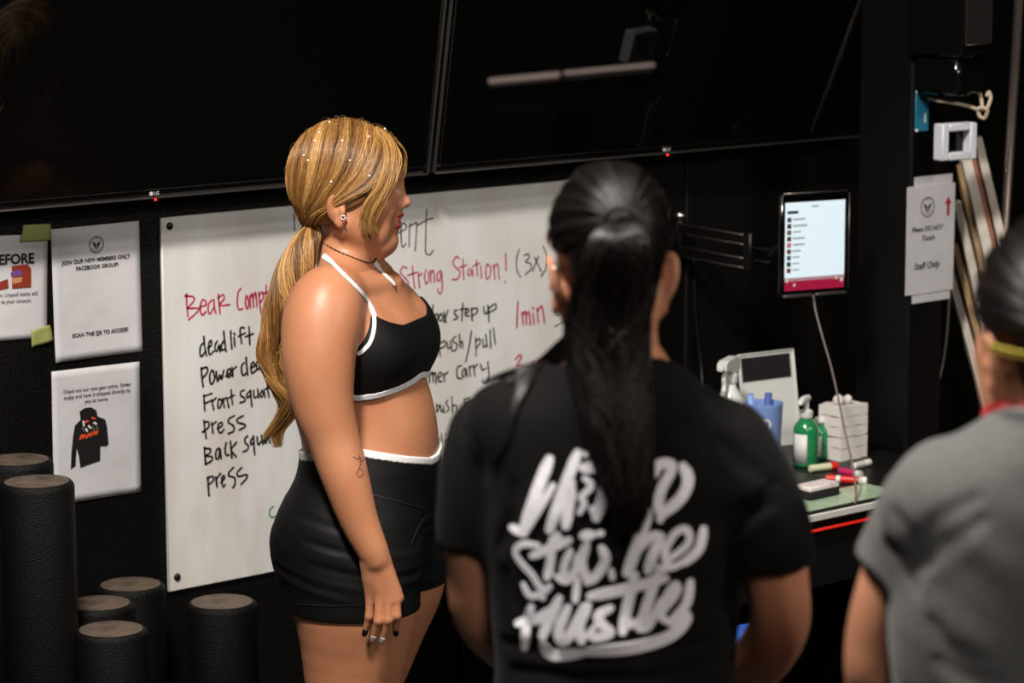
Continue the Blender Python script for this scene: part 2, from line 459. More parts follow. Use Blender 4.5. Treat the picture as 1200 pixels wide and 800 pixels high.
board_strokes('handwriting', K, *B_, [
    [(98,420),(101,470),(105,516)], [(98,426),(130,430),(132,450),(106,470)], [(106,472),(140,475),(142,496),(105,521)], [(180,425),(165,446),(166,485),(181,484),(189,430),(196,486)],
    [(226,395),(219,430),(226,465),(241,464)], [(250,385),(254,430),(259,481)], [(286,390),(256,435),(284,476)],
    [(350,355),(335,370),(338,395),(355,410),(349,435),(324,446)], [(386,360),(370,380),(373,405),(389,388)], [(385,355),(388,405),(393,464)], [(406,360),(413,405),(433,383)], [(432,350),(441,401)],
    [(461,340),(450,375),(458,396),(471,350),(481,396)], [(500,325),(508,390)]], 0.0025)
board_strokes('handwriting', K, *B_, [
    [(118,595),(121,650),(125,702)], [(115,602),(145,590),(150,615),(118,642)], [(165,595),(172,652)], [(168,607),(191,575)], [(195,625),(216,600),(210,585),(200,602),(206,650),(221,638)],
    [(266,540),(240,570),(244,588),(275,600),(276,640),(264,656)], [(316,540),(290,568),(300,590),(345,580),(344,602),(314,636)]], 0.0025)
board_strokes('pen_mark', G_, 1, 0, 0, [[(320.5, 593), (316.5, 597), (316, 603), (319, 606), (325, 604)]], 0.0018)
C_ = (6.0, 460, 230)
board_strokes('handwriting', K, *C_, [
    [(30,262),(96,225),(90,196),(71,190),(60,232),(64,340),(76,356),(92,333)], [(120,190),(118,270),(116,352)], [(118,212),(164,185),(171,195),(166,290),(159,382)],
    [(240,90),(234,250),(232,380),(241,405),(264,410),(286,378)], [(178,202),(240,166),(286,154)], [(-684,78),(-690,150),(-688,240)], [(-640,240),(-600,120),(-560,230)], [(-540,150),(-500,240),(-450,140)]], 0.0016)
board_strokes('handwriting', R_, *C_, [
    [(100,506),(76,494),(55,530),(80,566),(110,600),(104,630),(70,616)], [(140,490),(146,570),(156,646)], [(105,556),(170,534)], [(180,536),(190,641)], [(183,562),(206,540)],
    [(236,515),(225,562),(236,615),(254,590),(254,532)], [(268,520),(271,602)], [(271,542),(289,520),(296,606)], [(341,520),(315,547),(316,590),(335,588),(345,530),(349,655),(331,685),(317,650)],
    [(470,436),(446,425),(425,470),(450,506),(475,530),(459,580),(420,585)], [(495,440),(497,510),(501,582)], [(470,500),(521,485)], [(546,505),(530,532),(536,555),(550,548),(560,510),(566,561)],
    [(590,450),(596,556)], [(565,491),(611,470)], [(620,490),(626,576)], [(665,475),(655,522),(663,580),(684,560),(690,502),(668,476)], [(710,480),(720,582)], [(715,502),(739,475),(751,580)],
    [(795,400),(797,460),(799,522)], [(790,598)], [(1105,235),(1100,330)], [(1130,230),(1125,322)]], 0.0019)
board_strokes('handwriting', K, *C_, [
    [(890,375),(873,440),(876,520),(901,568)], [(925,415),(955,405),(960,430),(935,460),(970,472),(974,510),(934,550)], [(1000,430),(1022,478),(1046,526)], [(1026,420),(985,526)], [(1060,350),(1085,420),(1081,500),(1045,562)]], 0.0017)
D_ = (6.0, 480, 330)
board_strokes('handwriting', K, *D_, [
    [(40,185),(62,186),(60,215),(95,236),(75,266)], [(165,165),(161,235),(160,302)], [(160,272),(190,225),(200,256),(164,290)], [(216,225),(205,262),(220,276),(235,250),(221,226)], [(240,215),(256,286)], [(271,200),(240,282)],
    [(336,200),(315,206),(320,230),(340,252),(309,268)], [(376,150),(370,210),(368,272)], [(355,196),(401,189)], [(390,226),(416,210),(410,190),(395,206),(396,240),(421,239)], [(435,185),(440,272)], [(435,196),(470,185),(475,215),(440,240)],
    [(520,180),(530,226),(551,208)], [(550,165),(556,241)], [(555,180),(558,282)], [(556,190),(600,155),(606,190),(560,216)]], 0.0021)
board_strokes('handwriting', K, *D_, [
    [(205,420),(210,470),(215,522)], [(206,440),(245,415),(250,450),(215,471)], [(265,425),(272,471),(291,453)], [(290,415),(296,476)], [(326,385),(305,400),(310,425),(335,440),(324,480),(299,486)], [(350,370),(356,466)], [(356,431),(370,420),(373,466)],
    [(435,345),(420,450),(395,562)], [(465,395),(468,522)], [(465,421),(490,400),(496,430),(470,466)], [(515,405),(520,460),(541,443)], [(535,370),(546,456)], [(565,340),(571,466)], [(590,325),(603,441)]], 0.0020)
board_strokes('handwriting', K, *D_, [
    [(135,650),(141,706)], [(140,667),(160,635),(166,702)], [(164,660),(181,640),(186,716)], [(200,680),(226,655),(215,635),(200,662),(206,700),(226,699)], [(240,645),(246,702)], [(242,657),(271,635)],
    [(366,590),(336,605),(335,670),(366,681)], [(386,610),(370,636),(376,670),(390,655),(396,610),(406,666)], [(420,595),(426,661)], [(422,612),(441,590)], [(450,590),(459,661)], [(455,606),(476,580)],
    [(500,580),(511,620),(536,608)], [(550,565),(556,625),(558,680),(536,712),(514,700)]], 0.0021)
board_strokes('handwriting', R_, *D_, [
    [(762,140),(757,230),(755,322)], [(790,215),(800,306)], [(795,236),(815,210),(823,302)], [(820,240),(840,213),(849,302)], [(868,225),(876,296)], [(865,182)], [(895,185),(906,286)], [(901,206),(930,175),(949,286)]], 0.0024)
board_strokes('handwriting', K, *D_, [
    [(1060,85),(1031,110),(1025,200),(1045,236),(1074,190),(1076,100),(1050,84)], [(1100,160),(1101,242)], [(1104,180),(1135,150),(1150,230)], [(1020,316),(1085,280),(1152,234)]], 0.0014)
board_strokes('handwriting', R_, *D_, [
    [(745,546),(775,515),(785,535),(755,590),(790,592),(785,625),(754,631)], [(810,600),(800,632),(820,650),(831,620),(813,600)], [(881,560),(862,571),(880,595),(864,621)], [(900,590),(926,575),(915,555),(900,577),(906,605),(926,599)], [(940,545),(951,571)], [(985,520),(1000,565)]], 0.0022)
E_ = (6.156, 480, 430)
board_strokes('handwriting', K, *E_, [
    [(195,268),(196,327)], [(196,276),(216,285),(199,321)], [(222,270),(228,320),(246,300)], [(244,280),(247,331)], [(276,240),(262,260),(285,300),(259,326)], [(305,215),(311,331)], [(312,281),(336,275),(346,326)],
    [(395,225),(401,287)], [(396,236),(425,225),(426,250),(400,266)], [(445,250),(450,290)], [(450,254),(466,235)], [(490,205),(480,235),(500,240)], [(545,180),(530,195),(552,215),(535,232)], [(590,165),(575,182),(598,200),(580,218)]], 0.0018)
board_strokes('handwriting', K, *E_, [
    [(230,480),(233,540),(236,602)], [(265,520),(271,591)], [(264,482)], [(311,480),(295,502),(296,592)], [(280,531),(316,520)], [(340,470),(345,590)], [(325,525),(360,512)]], 0.0018)
board_strokes('handwriting', K, *E_, [[(258,792),(258,765),(272,752),(285,775)]], 0.0014)

# ------------------------------------------------------------------ paper notices on the wall
def sheet(name, tl, tr, bl, label, cat, group=None, off=0.002, mt=None, w=None, h=None):
    a, b, c = wall_pt(*tl, off), wall_pt(*tr, off), wall_pt(*bl, off)
    root = empty(name, (a[0], YW - off, a[2]))
    root.rotation_euler = (0, -math.atan2(b[2] - a[2], b[0] - a[0]), 0)
    tag(root, label, cat, group)
    W = w or np.linalg.norm(b - a); Hh = h or np.linalg.norm(c - a)
    nx, nz = 14, 18; v = []; f = []
    for j in range(nz + 1):
        for i in range(nx + 1):
            u, t = i / nx, j / nz
            y = -0.0006 - 0.0012 * (0.5 + 0.5 * math.sin(u * 5 + t * 3 + W * 50)) * min(1, 4 * t) - 0.004 * max(0, t - 0.85) / 0.15 * (1 - u) * 0.5
            v.append((u * W, y, -t * Hh))
    for j in range(nz):
        for i in range(nx):
            k = j * (nx + 1) + i; f.append((k, k + nx + 1, k + nx + 2, k + 1))
    mb = MB().add(v, f)
    o = mb.build('page', mt or M['paper'], root, smooth=True)
    sm = o.modifiers.new('thickness', 'SOLIDIFY'); sm.thickness = 0.0003; sm.offset = 1
    return root, W, Hh

def emblem(parent, cx, cz, r, y, m):
    mb = MB()
    a = np.linspace(0, 2 * math.pi, 49)
    for rr, w in ((1.0, 0.035), (0.93, 0.015)):
        mb.ribbon([(cx + r * rr * math.cos(t), y, cz + r * rr * math.sin(t)) for t in a], (0, -1, 0), r * w, 0.0002)
    for k in range(5):                                 # sprays that make the W
        for s in (-1, 1):
            x0 = 0.12 * k
            mb.ribbon([(cx + s * r * (0.12 + x0 * 0.9), y, cz + r * (0.12 + 0.1 * k * 0.6)), (cx + s * r * (0.16 + x0 * 0.55), y, cz + r * (-0.22 + 0.06 * k)), (cx + s * r * 0.06, y, cz - r * 0.5)], (0, -1, 0), r * 0.05, 0.0002)
    mb.ribbon([(cx - 0.28 * r, y, cz - 0.1 * r), (cx, y, cz - 0.02 * r), (cx + 0.28 * r, y, cz - 0.1 * r)], (0, -1, 0), r * 0.035, 0.0002)
    for s in np.linspace(3.75, 5.67, 9):               # tiny letters round the foot of the ring
        mb.ribbon([(cx + r * 0.78 * math.cos(s) - 0.02 * r, y, cz + r * 0.78 * math.sin(s)), (cx + r * 0.78 * math.cos(s) + 0.02 * r, y, cz + r * 0.78 * math.sin(s) + 0.05 * r)], (0, -1, 0), r * 0.03, 0.0002)
    for s in np.linspace(1.1, 2.04, 6):
        mb.ribbon([(cx + r * 0.78 * math.cos(s) - 0.02 * r, y, cz + r * 0.78 * math.sin(s)), (cx + r * 0.78 * math.cos(s) + 0.02 * r, y, cz + r * 0.78 * math.sin(s) + 0.05 * r)], (0, -1, 0), r * 0.03, 0.0002)
    return mb.build('emblem', m, parent)

YP = -0.0030
# the notice cut by the frame edge
r1, W1_, H1_ = sheet('paper_notice', (-50, 278.5), (55.5, 273.5), (-46, 402.5), 'white notice with bold heading and rust coloured picture, cut by the left edge', 'notice', 'paper notices on the black wall')
k = W1_ / 105.5
def L1(px, py): return ((px + 50) * k, YP, -(py - (278.5 - 5.0 * (px + 50) / 105.5)) * k * 0.78)
text_obj('heading', 'BEFORE', M['ink'], r1, L1(-11.5, 314.5), width=50.0 * k, weight=0.0006)
def poly1(pts, m, name, y):
    q = [L1(*p) for p in pts]
    mb = MB().prism([(a, c) for a, b, c in q], 0, 0.0002, M=Matrix(((1, 0, 0, 0), (0, 0, -1, y), (0, 1, 0, 0), (0, 0, 0, 1))))
    return mb.build(name, m, r1)
poly1([(12.5, 316), (31, 314), (35.5, 320), (35.5, 344), (13, 346)], M['rust_print'], 'picture', YP)
poly1([(11, 325), (17, 321), (23, 322), (26, 328), (12, 330)], M['violet_print'], 'picture', YP - 0.0003)
poly1([(13, 332), (25, 331), (24, 337), (14, 340)], M['sand_print'], 'picture', YP - 0.0003)
poly1([(-2, 337), (8, 333), (9, 345), (-2, 348)], M['rust_print'], 'picture', YP)
text_obj('body_text', 'cancellation. Unpaid items will', M['grey_print'], r1, L1(-25, 358), width=68 * k)
text_obj('body_text', 'be billed to your account', M['grey_print'], r1, L1(-20, 366.5), width=55 * k)

r2, W2_, H2_ = sheet('paper_notice', (59.5, 268.7), (162.5, 258.7), (61.5, 425.0), 'white notice with round emblem and bold capital lines, left of the whiteboard', 'notice', 'paper notices on the black wall')
def on2(u, t): return (u * W2_, YP, -t * H2_)
emblem(r2, 0.5 * W2_, -0.145 * H2_, 0.0172, YP, M['grey_print'])
text_obj('heading', 'JOIN OUR NEW MEMBERS ONLY', M['ink'], r2, on2(0.105, 0.272), width=0.78 * W2_, weight=0.00035)
text_obj('heading', 'FACEBOOK GROUP!', M['ink'], r2, on2(0.258, 0.325), width=0.48 * W2_, weight=0.00035)
text_obj('footer', 'SCAN THE QR TO ACCESS!', M['ink'], r2, on2(0.195, 0.828), width=0.64 * W2_, weight=0.00035)

r3, W3_, H3_ = sheet('paper_notice', (60.2, 435.3), (163.2, 423.5), (64.5, 591.0), 'white notice showing a black hooded sweatshirt, behind the tall roller', 'notice', 'paper notices on the black wall', off=0.0022)
def on3(u, t): return (u * W3_, YP, -t * H3_)
for s, t, a, b in (('Check out our new gear online. Order', 0.172, 0.12, 0.77), ('today and have it shipped directly to', 0.218, 0.125, 0.755), ('you at home.', 0.264, 0.36, 0.27)):
    text_obj('body_text', s, M['ink'], r3, on3(a, t), width=b * W3_)
hood = [(u, 0.30 + 0.848 * (t - 0.275)) for u, t in [(0.30,0.30),(0.36,0.275),(0.43,0.275),(0.49,0.31),(0.505,0.365),(0.59,0.40),(0.61,0.47),(0.625,0.62),(0.60,0.64),(0.53,0.63),(0.525,0.76),(0.30,0.80),(0.285,0.70),(0.26,0.62),(0.245,0.78),(0.19,0.80),(0.20,0.66),(0.225,0.50),(0.245,0.42),(0.31,0.375)]]
pr = MB().prism([(u * W3_, -t * H3_) for u, t in hood], 0, 0.0002, M=Matrix(((1, 0, 0, 0), (0, 0, -1, YP), (0, 1, 0, 0), (0, 0, 0, 1)))).build('picture', M['ink'], r3)
def blot(m, pts, w):
    for st in pts: MB().ribbon(spline([(u * W3_, YP - 0.0004, -t * H3_) for u, t in st], 3), (0, -1, 0), w, 0.0002).build('print', m, pr)
blot(M['orange_print'], [[(0.30,0.53),(0.32,0.50),(0.335,0.525),(0.35,0.50),(0.37,0.525)], [(0.385,0.52),(0.40,0.495),(0.42,0.52),(0.435,0.49)], [(0.455,0.51),(0.47,0.485),(0.485,0.51),(0.50,0.48)], [(0.36,0.405),(0.39,0.40)], [(0.44,0.38),(0.47,0.39)]], 0.0019)
blot(M['logo_white'], [[(0.34,0.40),(0.345,0.43)], [(0.40,0.44),(0.42,0.455)], [(0.46,0.42),(0.485,0.43)], [(0.37,0.46),(0.38,0.475)]], 0.0022)
blot(M['grey_print'], [[(0.33,0.45),(0.35,0.47)], [(0.44,0.45),(0.46,0.475)], [(0.49,0.45),(0.50,0.47)]], 0.0025)

def tape(label, quad, off):
    q = [wall_pt(px, py, off) for px, py in quad]
    c = sum(q) / 4
    root = np.array([c[0], YW - off, c[2]])
    n = 6; v = []; f = []
    for j in range(n + 1):
        for i in range(n + 1):
            u, t = i / n, j / n
            p = (q[0] * (1 - u) + q[1] * u) * (1 - t) + (q[3] * (1 - u) + q[2] * u) * t
            v.append((p[0] - root[0], -0.0012 * math.sin(u * 7) * math.sin(t * 5) - 0.0016, p[2] - root[2]))
    for j in range(n):
        for i in range(n):
            k_ = j * (n + 1) + i; f.append((k_, k_ + n + 1, k_ + n + 2, k_ + 1))
    o = MB().add(v, f).build('masking_tape', M['tape_green'], smooth=True)
    o.location = root
    sm = o.modifiers.new('thickness', 'SOLIDIFY'); sm.thickness = 0.0004; sm.offset = 1
    return tag(o, label, 'tape', 'strips of green masking tape')
tape('green strip of masking tape at the top corner between the two upper notices', [(27, 263.5), (58.5, 262), (60, 281), (23.5, 284)], 0.0048)
tape('green strip of masking tape folded at the bottom corner between the two upper notices', [(36, 387), (58, 380.5), (62.5, 399), (37, 407)], 0.0048)

# ------------------------------------------------------------------ foam rollers standing on end
def roller(cx, cy, h, label, rad=0.073):
    root = empty('foam_roller', (cx, cy, 0))
    tag(root, label, 'foam roller', 'black foam rollers standing on end by the wall')
    MB().lathe([(rad - 0.006, 0), (rad, 0.006), (rad, h - 0.012), (rad - 0.0015, h - 0.006), (rad - 0.006, h - 0.001), (rad - 0.0075, h)], 56).build('body', M['roller'], root, angle=50)
    MB().lathe([(0.0001, h + 0.0004), (0.03, h + 0.0006), (rad - 0.012, h + 0.0002), (rad - 0.0072, h - 0.0003)], 56).build('end_face', M['roller_top'], root, smooth=True)
    return root
for px, py, h, lab in ((260, 704.5, 0.61, 'short black foam roller standing alone right under the whiteboard'),
                       (153, 684, 0.61, 'short black foam roller under the left corner of the whiteboard, rearmost of three'),
                       (116, 706, 0.61, 'short black foam roller half hidden behind the front one of three short rollers'),
                       (130, 736.5, 0.61, 'short black foam roller in front of the group of three short rollers'),
                       (43, 563.5, 0.914, 'tall black foam roller nearest the lens, standing before the sweatshirt notice'),
                       (20, 538, 0.914, 'tall black foam roller behind the nearer tall roller at the left edge')):
    p = zpl(px, py, h)
    roller(p[0], p[1], h, lab)
# ------------------------------------------------------------------ signed-distance bodies
def smin(a, b, k):
    if k <= 0: return np.minimum(a, b)
    h = np.clip(0.5 + 0.5 * (b - a) / k, 0, 1)
    return b + (a - b) * h - k * h * (1 - h)

class Frame:
    """a body's own axes: x forward, y to its left, z up; heading psi in the (right, forward) plane"""
    def __init__(s, o, psi, pitch=0.0, roll=0.0, k=1.0):
        s.o = np.array(o, float); c, n = math.cos(psi), math.sin(psi)
        fx = np.array([c, n, 0]); fy = np.array([-n, c, 0]); fz = np.array([0, 0, 1.0])
        cp, sp = math.cos(pitch), math.sin(pitch)
        fx, fz = cp * fx + sp * fz, cp * fz - sp * fx          # pitch > 0 lifts the face
        cr, sr = math.cos(roll), math.sin(roll)
        fy, fz = cr * fy + sr * fz, cr * fz - sr * fy
        s.R = np.stack([fx, fy, fz]); s.k = k
    def P(s, *p):
        p = np.array(p if len(p) > 1 else p[0], float)
        return s.o + (p * s.k) @ s.R
    def L(s, c): return ((np.asarray(c, float) - s.o) @ s.R.T) / s.k

class Field:
    def __init__(s, xs, ys, zs):
        s.ax = [np.asarray(a, np.float32) for a in (xs, ys, zs)]
        s.D = np.full([len(a) for a in s.ax], 0.08, np.float32)
    def like(s):
        f = Field.__new__(Field); f.ax = s.ax; f.D = s.D.copy(); return f
    def crop(s, lo, hi):
        q = s.sl(lo, hi); f = Field.__new__(Field); f.ax = [a[r] for a, r in zip(s.ax, q)]; f.D = s.D[q].copy(); return f
    def fine(s, lo, hi, step):
        """the field resampled on a finer regular grid"""
        f = s.crop(np.array(lo) - 0.01, np.array(hi) + 0.01); D = f.D; ax = []
        for i in range(3):
            a = f.ax[i]; n = np.arange(max(lo[i], a[0]), min(hi[i], a[-1]), step).astype(np.float32)
            j = np.clip(np.searchsorted(a, n) - 1, 0, len(a) - 2); t = ((n - a[j]) / (a[j + 1] - a[j])).astype(np.float32)
            sh = [1, 1, 1]; sh[i] = -1; t = t.reshape(sh)
            D = np.take(D, j, axis=i) * (1 - t) + np.take(D, j + 1, axis=i) * t; ax.append(n)
        f.ax = ax; f.D = D.astype(np.float32); return f
    def full(s): return s.grid((slice(None),) * 3)
    def sl(s, lo, hi):
        r = []
        for a, l, h in zip(s.ax, lo, hi):
            i = max(0, int(np.searchsorted(a, l)) - 1); j = min(len(a), int(np.searchsorted(a, h)) + 1); r.append(slice(i, max(j, i + 1)))
        return tuple(r)
    def grid(s, q):
        return (s.ax[0][q[0]][:, None, None], s.ax[1][q[1]][None, :, None], s.ax[2][q[2]][None, None, :])
    def put(s, fn, lo, hi, k=0.0, op='u', pad=None):
        p = (k + 0.012) if pad is None else pad
        q = s.sl(np.array(lo) - p, np.array(hi) + p)
        X, Y, Z = s.grid(q)
        d = fn(X, Y, Z)
        if op == 'u': s.D[q] = smin(s.D[q], d, k)
        elif op == 's': s.D[q] = -smin(-s.D[q], d, k)
        elif op == 'i': s.D[q] = -smin(-s.D[q], -d, k)
        return s
    # -- shapes
    def ell(s, fr, c, r, k=0.0, op='u', rot=None):
        C = fr.P(c); R = fr.R; r = np.array(r, float) * fr.k
        if rot is not None: R = np.array(rot, float) @ R
        h = np.sqrt(((R * r[:, None]) ** 2).sum(0))
        def fn(X, Y, Z):
            dx, dy, dz = X - C[0], Y - C[1], Z - C[2]
            a = [(R[i, 0] * dx + R[i, 1] * dy + R[i, 2] * dz) for i in range(3)]
            k0 = np.sqrt(sum((a[i] / r[i]) ** 2 for i in range(3))); k1 = np.sqrt(sum((a[i] / r[i] ** 2) ** 2 for i in range(3)))
            return (k0 * (k0 - 1) / np.maximum(k1, 1e-6)).astype(np.float32)
        return s.put(fn, C - h, C + h, k * fr.k, op)
    def cone(s, a, b, ra, rb, k=0.0, op='u', flat=None):
        """tapered capsule between two points; flat=(axis, factor) squeezes it along an axis"""
        a = np.array(a, float); b = np.array(b, float); m = max(ra, rb) * 1.05; ba = b - a; L2 = ba @ ba + 1e-12
        def fn(X, Y, Z):
            px, py, pz = X - a[0], Y - a[1], Z - a[2]
            h = np.clip((px * ba[0] + py * ba[1] + pz * ba[2]) / L2, 0, 1)
            qx, qy, qz = px - ba[0] * h, py - ba[1] * h, pz - ba[2] * h
            if flat is not None:
                ax, f = flat; t = (qx * ax[0] + qy * ax[1] + qz * ax[2]) * (1 / f - 1)
                qx, qy, qz = qx + ax[0] * t, qy + ax[1] * t, qz + ax[2] * t
            return (np.sqrt(qx * qx + qy * qy + qz * qz) - (ra + (rb - ra) * h)).astype(np.float32)
        return s.put(fn, np.minimum(a, b) - m, np.maximum(a, b) + m, k, op)
    def chain(s, pts, rad, k=0.01, flat=None, k0=None, sub=1):
        if sub > 1:
            q = spline(np.column_stack([np.array(pts), rad]), sub); pts, rad = q[:, :3], q[:, 3]
        for i in range(len(pts) - 1):
            s.cone(pts[i], pts[i + 1], rad[i], rad[i + 1], k if (i or k0 is None) else k0, flat=flat)
        return s
    def loft(s, fr, rows, k=0.0, op='u', n=2.2):
        """rows: z, centre x, front depth, back depth, centre y, half width -- in the frame's own axes"""
        rows = np.array(sorted(rows), float); z = rows[:, 0]
        m = np.abs(rows[:, 1:]).max() + 0.12
        o = fr.o
        lo = np.array([o[0] - m, o[1] - m, o[2] + z[0]]); hi = np.array([o[0] + m, o[1] + m, o[2] + z[-1]])
        zz = s.ax[2] - o[2]
        cols = []
        for i in range(1, 6):
            sec = np.gradient(rows[:, i], z)
            j = np.clip(np.searchsorted(z, zz) - 1, 0, len(z) - 2)
            h = z[j + 1] - z[j]; t = np.clip((zz - z[j]) / h, 0, 1)
            cols.append(((2*t**3-3*t**2+1)*rows[j, i] + (t**3-2*t**2+t)*h*sec[j] + (-2*t**3+3*t**2)*rows[j+1, i] + (t**3-t**2)*h*sec[j+1]).astype(np.float32))
        zz = zz.astype(np.float32)
        q = s.sl(lo - 0.02, hi + 0.02)
        X, Y, Z = s.grid(q)
        R = fr.R
        lx = (X - o[0]) * R[0, 0] + (Y - o[1]) * R[0, 1]; ly = (X - o[0]) * R[1, 0] + (Y - o[1]) * R[1, 1]
        cx, fx, bx, cy, w = [c[q[2]][None, None, :] for c in cols]
        dx = lx - cx; dy = np.abs(ly - cy); a = np.where(dx > 0, fx, bx)
        u, v = np.abs(dx) / a, dy / w
        rho = (u ** n + v ** n) ** (1 / n)
        g = np.sqrt(((u / np.maximum(rho, 1e-5)) ** (n - 1) / a) ** 2 + ((v / np.maximum(rho, 1e-5)) ** (n - 1) / w) ** 2)
        d = (rho - 1) / np.maximum(g, 1e-4)
        zl = zz[q[2]][None, None, :]
        d = np.maximum(d, np.maximum(z[0] - zl, zl - z[-1]))
        if op == 'u': s.D[q] = smin(s.D[q], d.astype(np.float32), k)
        else: s.D[q] = np.maximum(s.D[q], -d)
        return s
    # -- sampling
    def at(s, P):
        P = np.atleast_2d(P); ix = []; fr = []
        for i in range(3):
            a = s.ax[i]; j = np.clip(np.searchsorted(a, P[:, i]) - 1, 0, len(a) - 2); ix.append(j); fr.append(np.clip((P[:, i] - a[j]) / (a[j + 1] - a[j]), 0, 1))
        r = 0
        for c in range(8):
            w = 1; k = []
            for i in range(3):
                b = (c >> i) & 1; w = w * (fr[i] if b else 1 - fr[i]); k.append(ix[i] + b)
            r = r + w * s.D[k[0], k[1], k[2]]
        return r
    def normal(s, P, e=0.004):
        P = np.atleast_2d(P); g = np.stack([s.at(P + e * np.eye(3)[i]) - s.at(P - e * np.eye(3)[i]) for i in range(3)], -1)
        return g / (np.linalg.norm(g, axis=1)[:, None] + 1e-9)
    def hit(s, px, py, off=0.0, near=None):
        """where the sight line through a picture point first meets the surface (right, forward, up)"""
        v = ray(px, py); v = np.array([v @ RT, v @ FH, v[2]]); v /= np.linalg.norm(v)
        o = np.array([0, 0, H]); t0 = (s.ax[1][0]) / v[1]; t1 = (s.ax[1][-1]) / v[1]
        ts = np.arange(t0, t1, 0.0015); d = s.at(o + ts[:, None] * v) - off
        k = np.nonzero(d < 0)[0]
        if len(k) == 0: return o + ts[np.argmin(d)] * v
        i = k[0]
        if i == 0: return o + ts[0] * v
        t = ts[i - 1] + (ts[i] - ts[i - 1]) * d[i - 1] / (d[i - 1] - d[i]); return o + t * v
    def pull(s, P, off=0.0, it=6):
        P = np.array(P, float)
        for _ in range(it): P = P - s.normal(P) * (s.at(P) - off)[:, None]
        return P
    # -- surface
    def mesh(s, smooth=3):
        D = s.D; nx, ny, nz = D.shape; S = D < 0
        if S.any():                                    # work only where the surface is
            lo = []; hi = []
            for ax in range(3):
                w = np.nonzero(S.any(axis=tuple(i for i in range(3) if i != ax)))[0]; lo.append(max(0, w[0] - 2)); hi.append(min(D.shape[ax], w[-1] + 3))
            q = tuple(slice(l, h) for l, h in zip(lo, hi)); D = D[q]; S = S[q]; ax_ = [a[r] for a, r in zip(s.ax, q)]
        nx, ny, nz = D.shape
        cnt = np.zeros((nx - 1, ny - 1, nz - 1), np.uint8)
        for i in (0, 1):
            for j in (0, 1):
                for k in (0, 1): cnt += S[i:nx - 1 + i, j:ny - 1 + j, k:nz - 1 + k]
        act = (cnt > 0) & (cnt < 8)
        I, J, K_ = np.nonzero(act)
        n = len(I); idx = np.full(act.shape, -1, np.int32); idx[I, J, K_] = np.arange(n)
        acc = np.zeros((n, 3)); num = np.zeros(n)
        for a in range(3):
            b, c = [i for i in range(3) if i != a]
            for ob in (0, 1):
                for oc in (0, 1):
                    o0 = [0, 0, 0]; o0[b] = ob; o0[c] = oc; o1 = list(o0); o1[a] = 1
                    i0 = (I + o0[0], J + o0[1], K_ + o0[2]); i1 = (I + o1[0], J + o1[1], K_ + o1[2])
                    d0 = D[i0]; d1 = D[i1]; m = (d0 < 0) != (d1 < 0)
                    t = np.where(m, d0 / np.where(m, d0 - d1, 1), 0)
                    p0 = np.stack([ax_[q][i0[q]] for q in range(3)], -1); p1 = np.stack([ax_[q][i1[q]] for q in range(3)], -1)
                    acc += np.where(m[:, None], p0 + (p1 - p0) * t[:, None], 0); num += m
        V = acc / num[:, None]
        F = []
        for a in range(3):
            b, c = (a + 1) % 3, (a + 2) % 3
            sh = [slice(None)] * 3; s0 = list(sh); s1 = list(sh); s0[a] = slice(0, -1); s1[a] = slice(1, None)
            A = S[tuple(s0)]; B = S[tuple(s1)]
            E = A != B
            e = np.stack(np.nonzero(E), -1)
            ok = (e[:, b] > 0) & (e[:, c] > 0) & (e[:, b] < D.shape[b] - 1) & (e[:, c] < D.shape[c] - 1); e = e[ok]
            fl = A[e[:, 0], e[:, 1], e[:, 2]]
            def cell(db, dc):
                k = e.copy(); k[:, b] -= db; k[:, c] -= dc; return idx[k[:, 0], k[:, 1], k[:, 2]]
            qd = np.stack([cell(1, 1), cell(0, 1), cell(0, 0), cell(1, 0)], -1)
            qd[~fl] = qd[~fl][:, ::-1]
            F.append(qd)
        F = np.concatenate(F)
        if smooth:
            ed = np.concatenate([F[:, [0, 1]], F[:, [1, 2]], F[:, [2, 3]], F[:, [3, 0]]])
            deg = np.bincount(ed.ravel(), minlength=n).astype(float)
            for it in range(smooth * 2):
                lam = 0.5 if it % 2 == 0 else -0.52
                sm = np.stack([np.bincount(ed[:, 0], V[ed[:, 1], q], n) + np.bincount(ed[:, 1], V[ed[:, 0], q], n) for q in range(3)], -1)
                V = V + lam * (sm / np.maximum(deg, 1)[:, None] - V)
        return V, F

def mesh_obj(name, V, F, m, parent, base, smooth=True):
    V = np.asarray(V) - base
    me = bpy.data.meshes.new(name)
    me.vertices.add(len(V)); me.vertices.foreach_set('co', V.astype(np.float32).ravel())
    F = np.asarray(F, np.int32); k = F.shape[1]
    me.loops.add(len(F) * k); me.loops.foreach_set('vertex_index', F.ravel())
    me.polygons.add(len(F)); me.polygons.foreach_set('loop_start', np.arange(0, len(F) * k, k, dtype=np.int32))
    me.update(calc_edges=True); me.validate()
    return finish(name, me, m, parent, smooth)

def axis(*seg):
    """axis samples from (start, stop, step) pieces"""
    out = []
    for a, b, st in seg: out += list(np.arange(a, b - 1e-9, st))
    out.append(seg[-1][1]); return np.array(out)

_lat = np.random.default_rng(3).random((32, 32, 32)).astype(np.float32) * 2 - 1
def vnoise(X, Y, Z):
    X, Y, Z = np.broadcast_arrays(X, Y, Z)
    i, j, k = [np.floor(a).astype(int) for a in (X, Y, Z)]
    f = [a - b for a, b in zip((X, Y, Z), (i, j, k))]; f = [t * t * (3 - 2 * t) for t in f]
    r = 0
    for c in range(8):
        w = 1; q = []
        for t, b, s_ in zip(f, (i, j, k), range(3)):
            o = (c >> s_) & 1; w = w * (t if o else 1 - t); q.append((b + o) % 32)
        r = r + w * _lat[q[0], q[1], q[2]]
    return r.astype(np.float32)

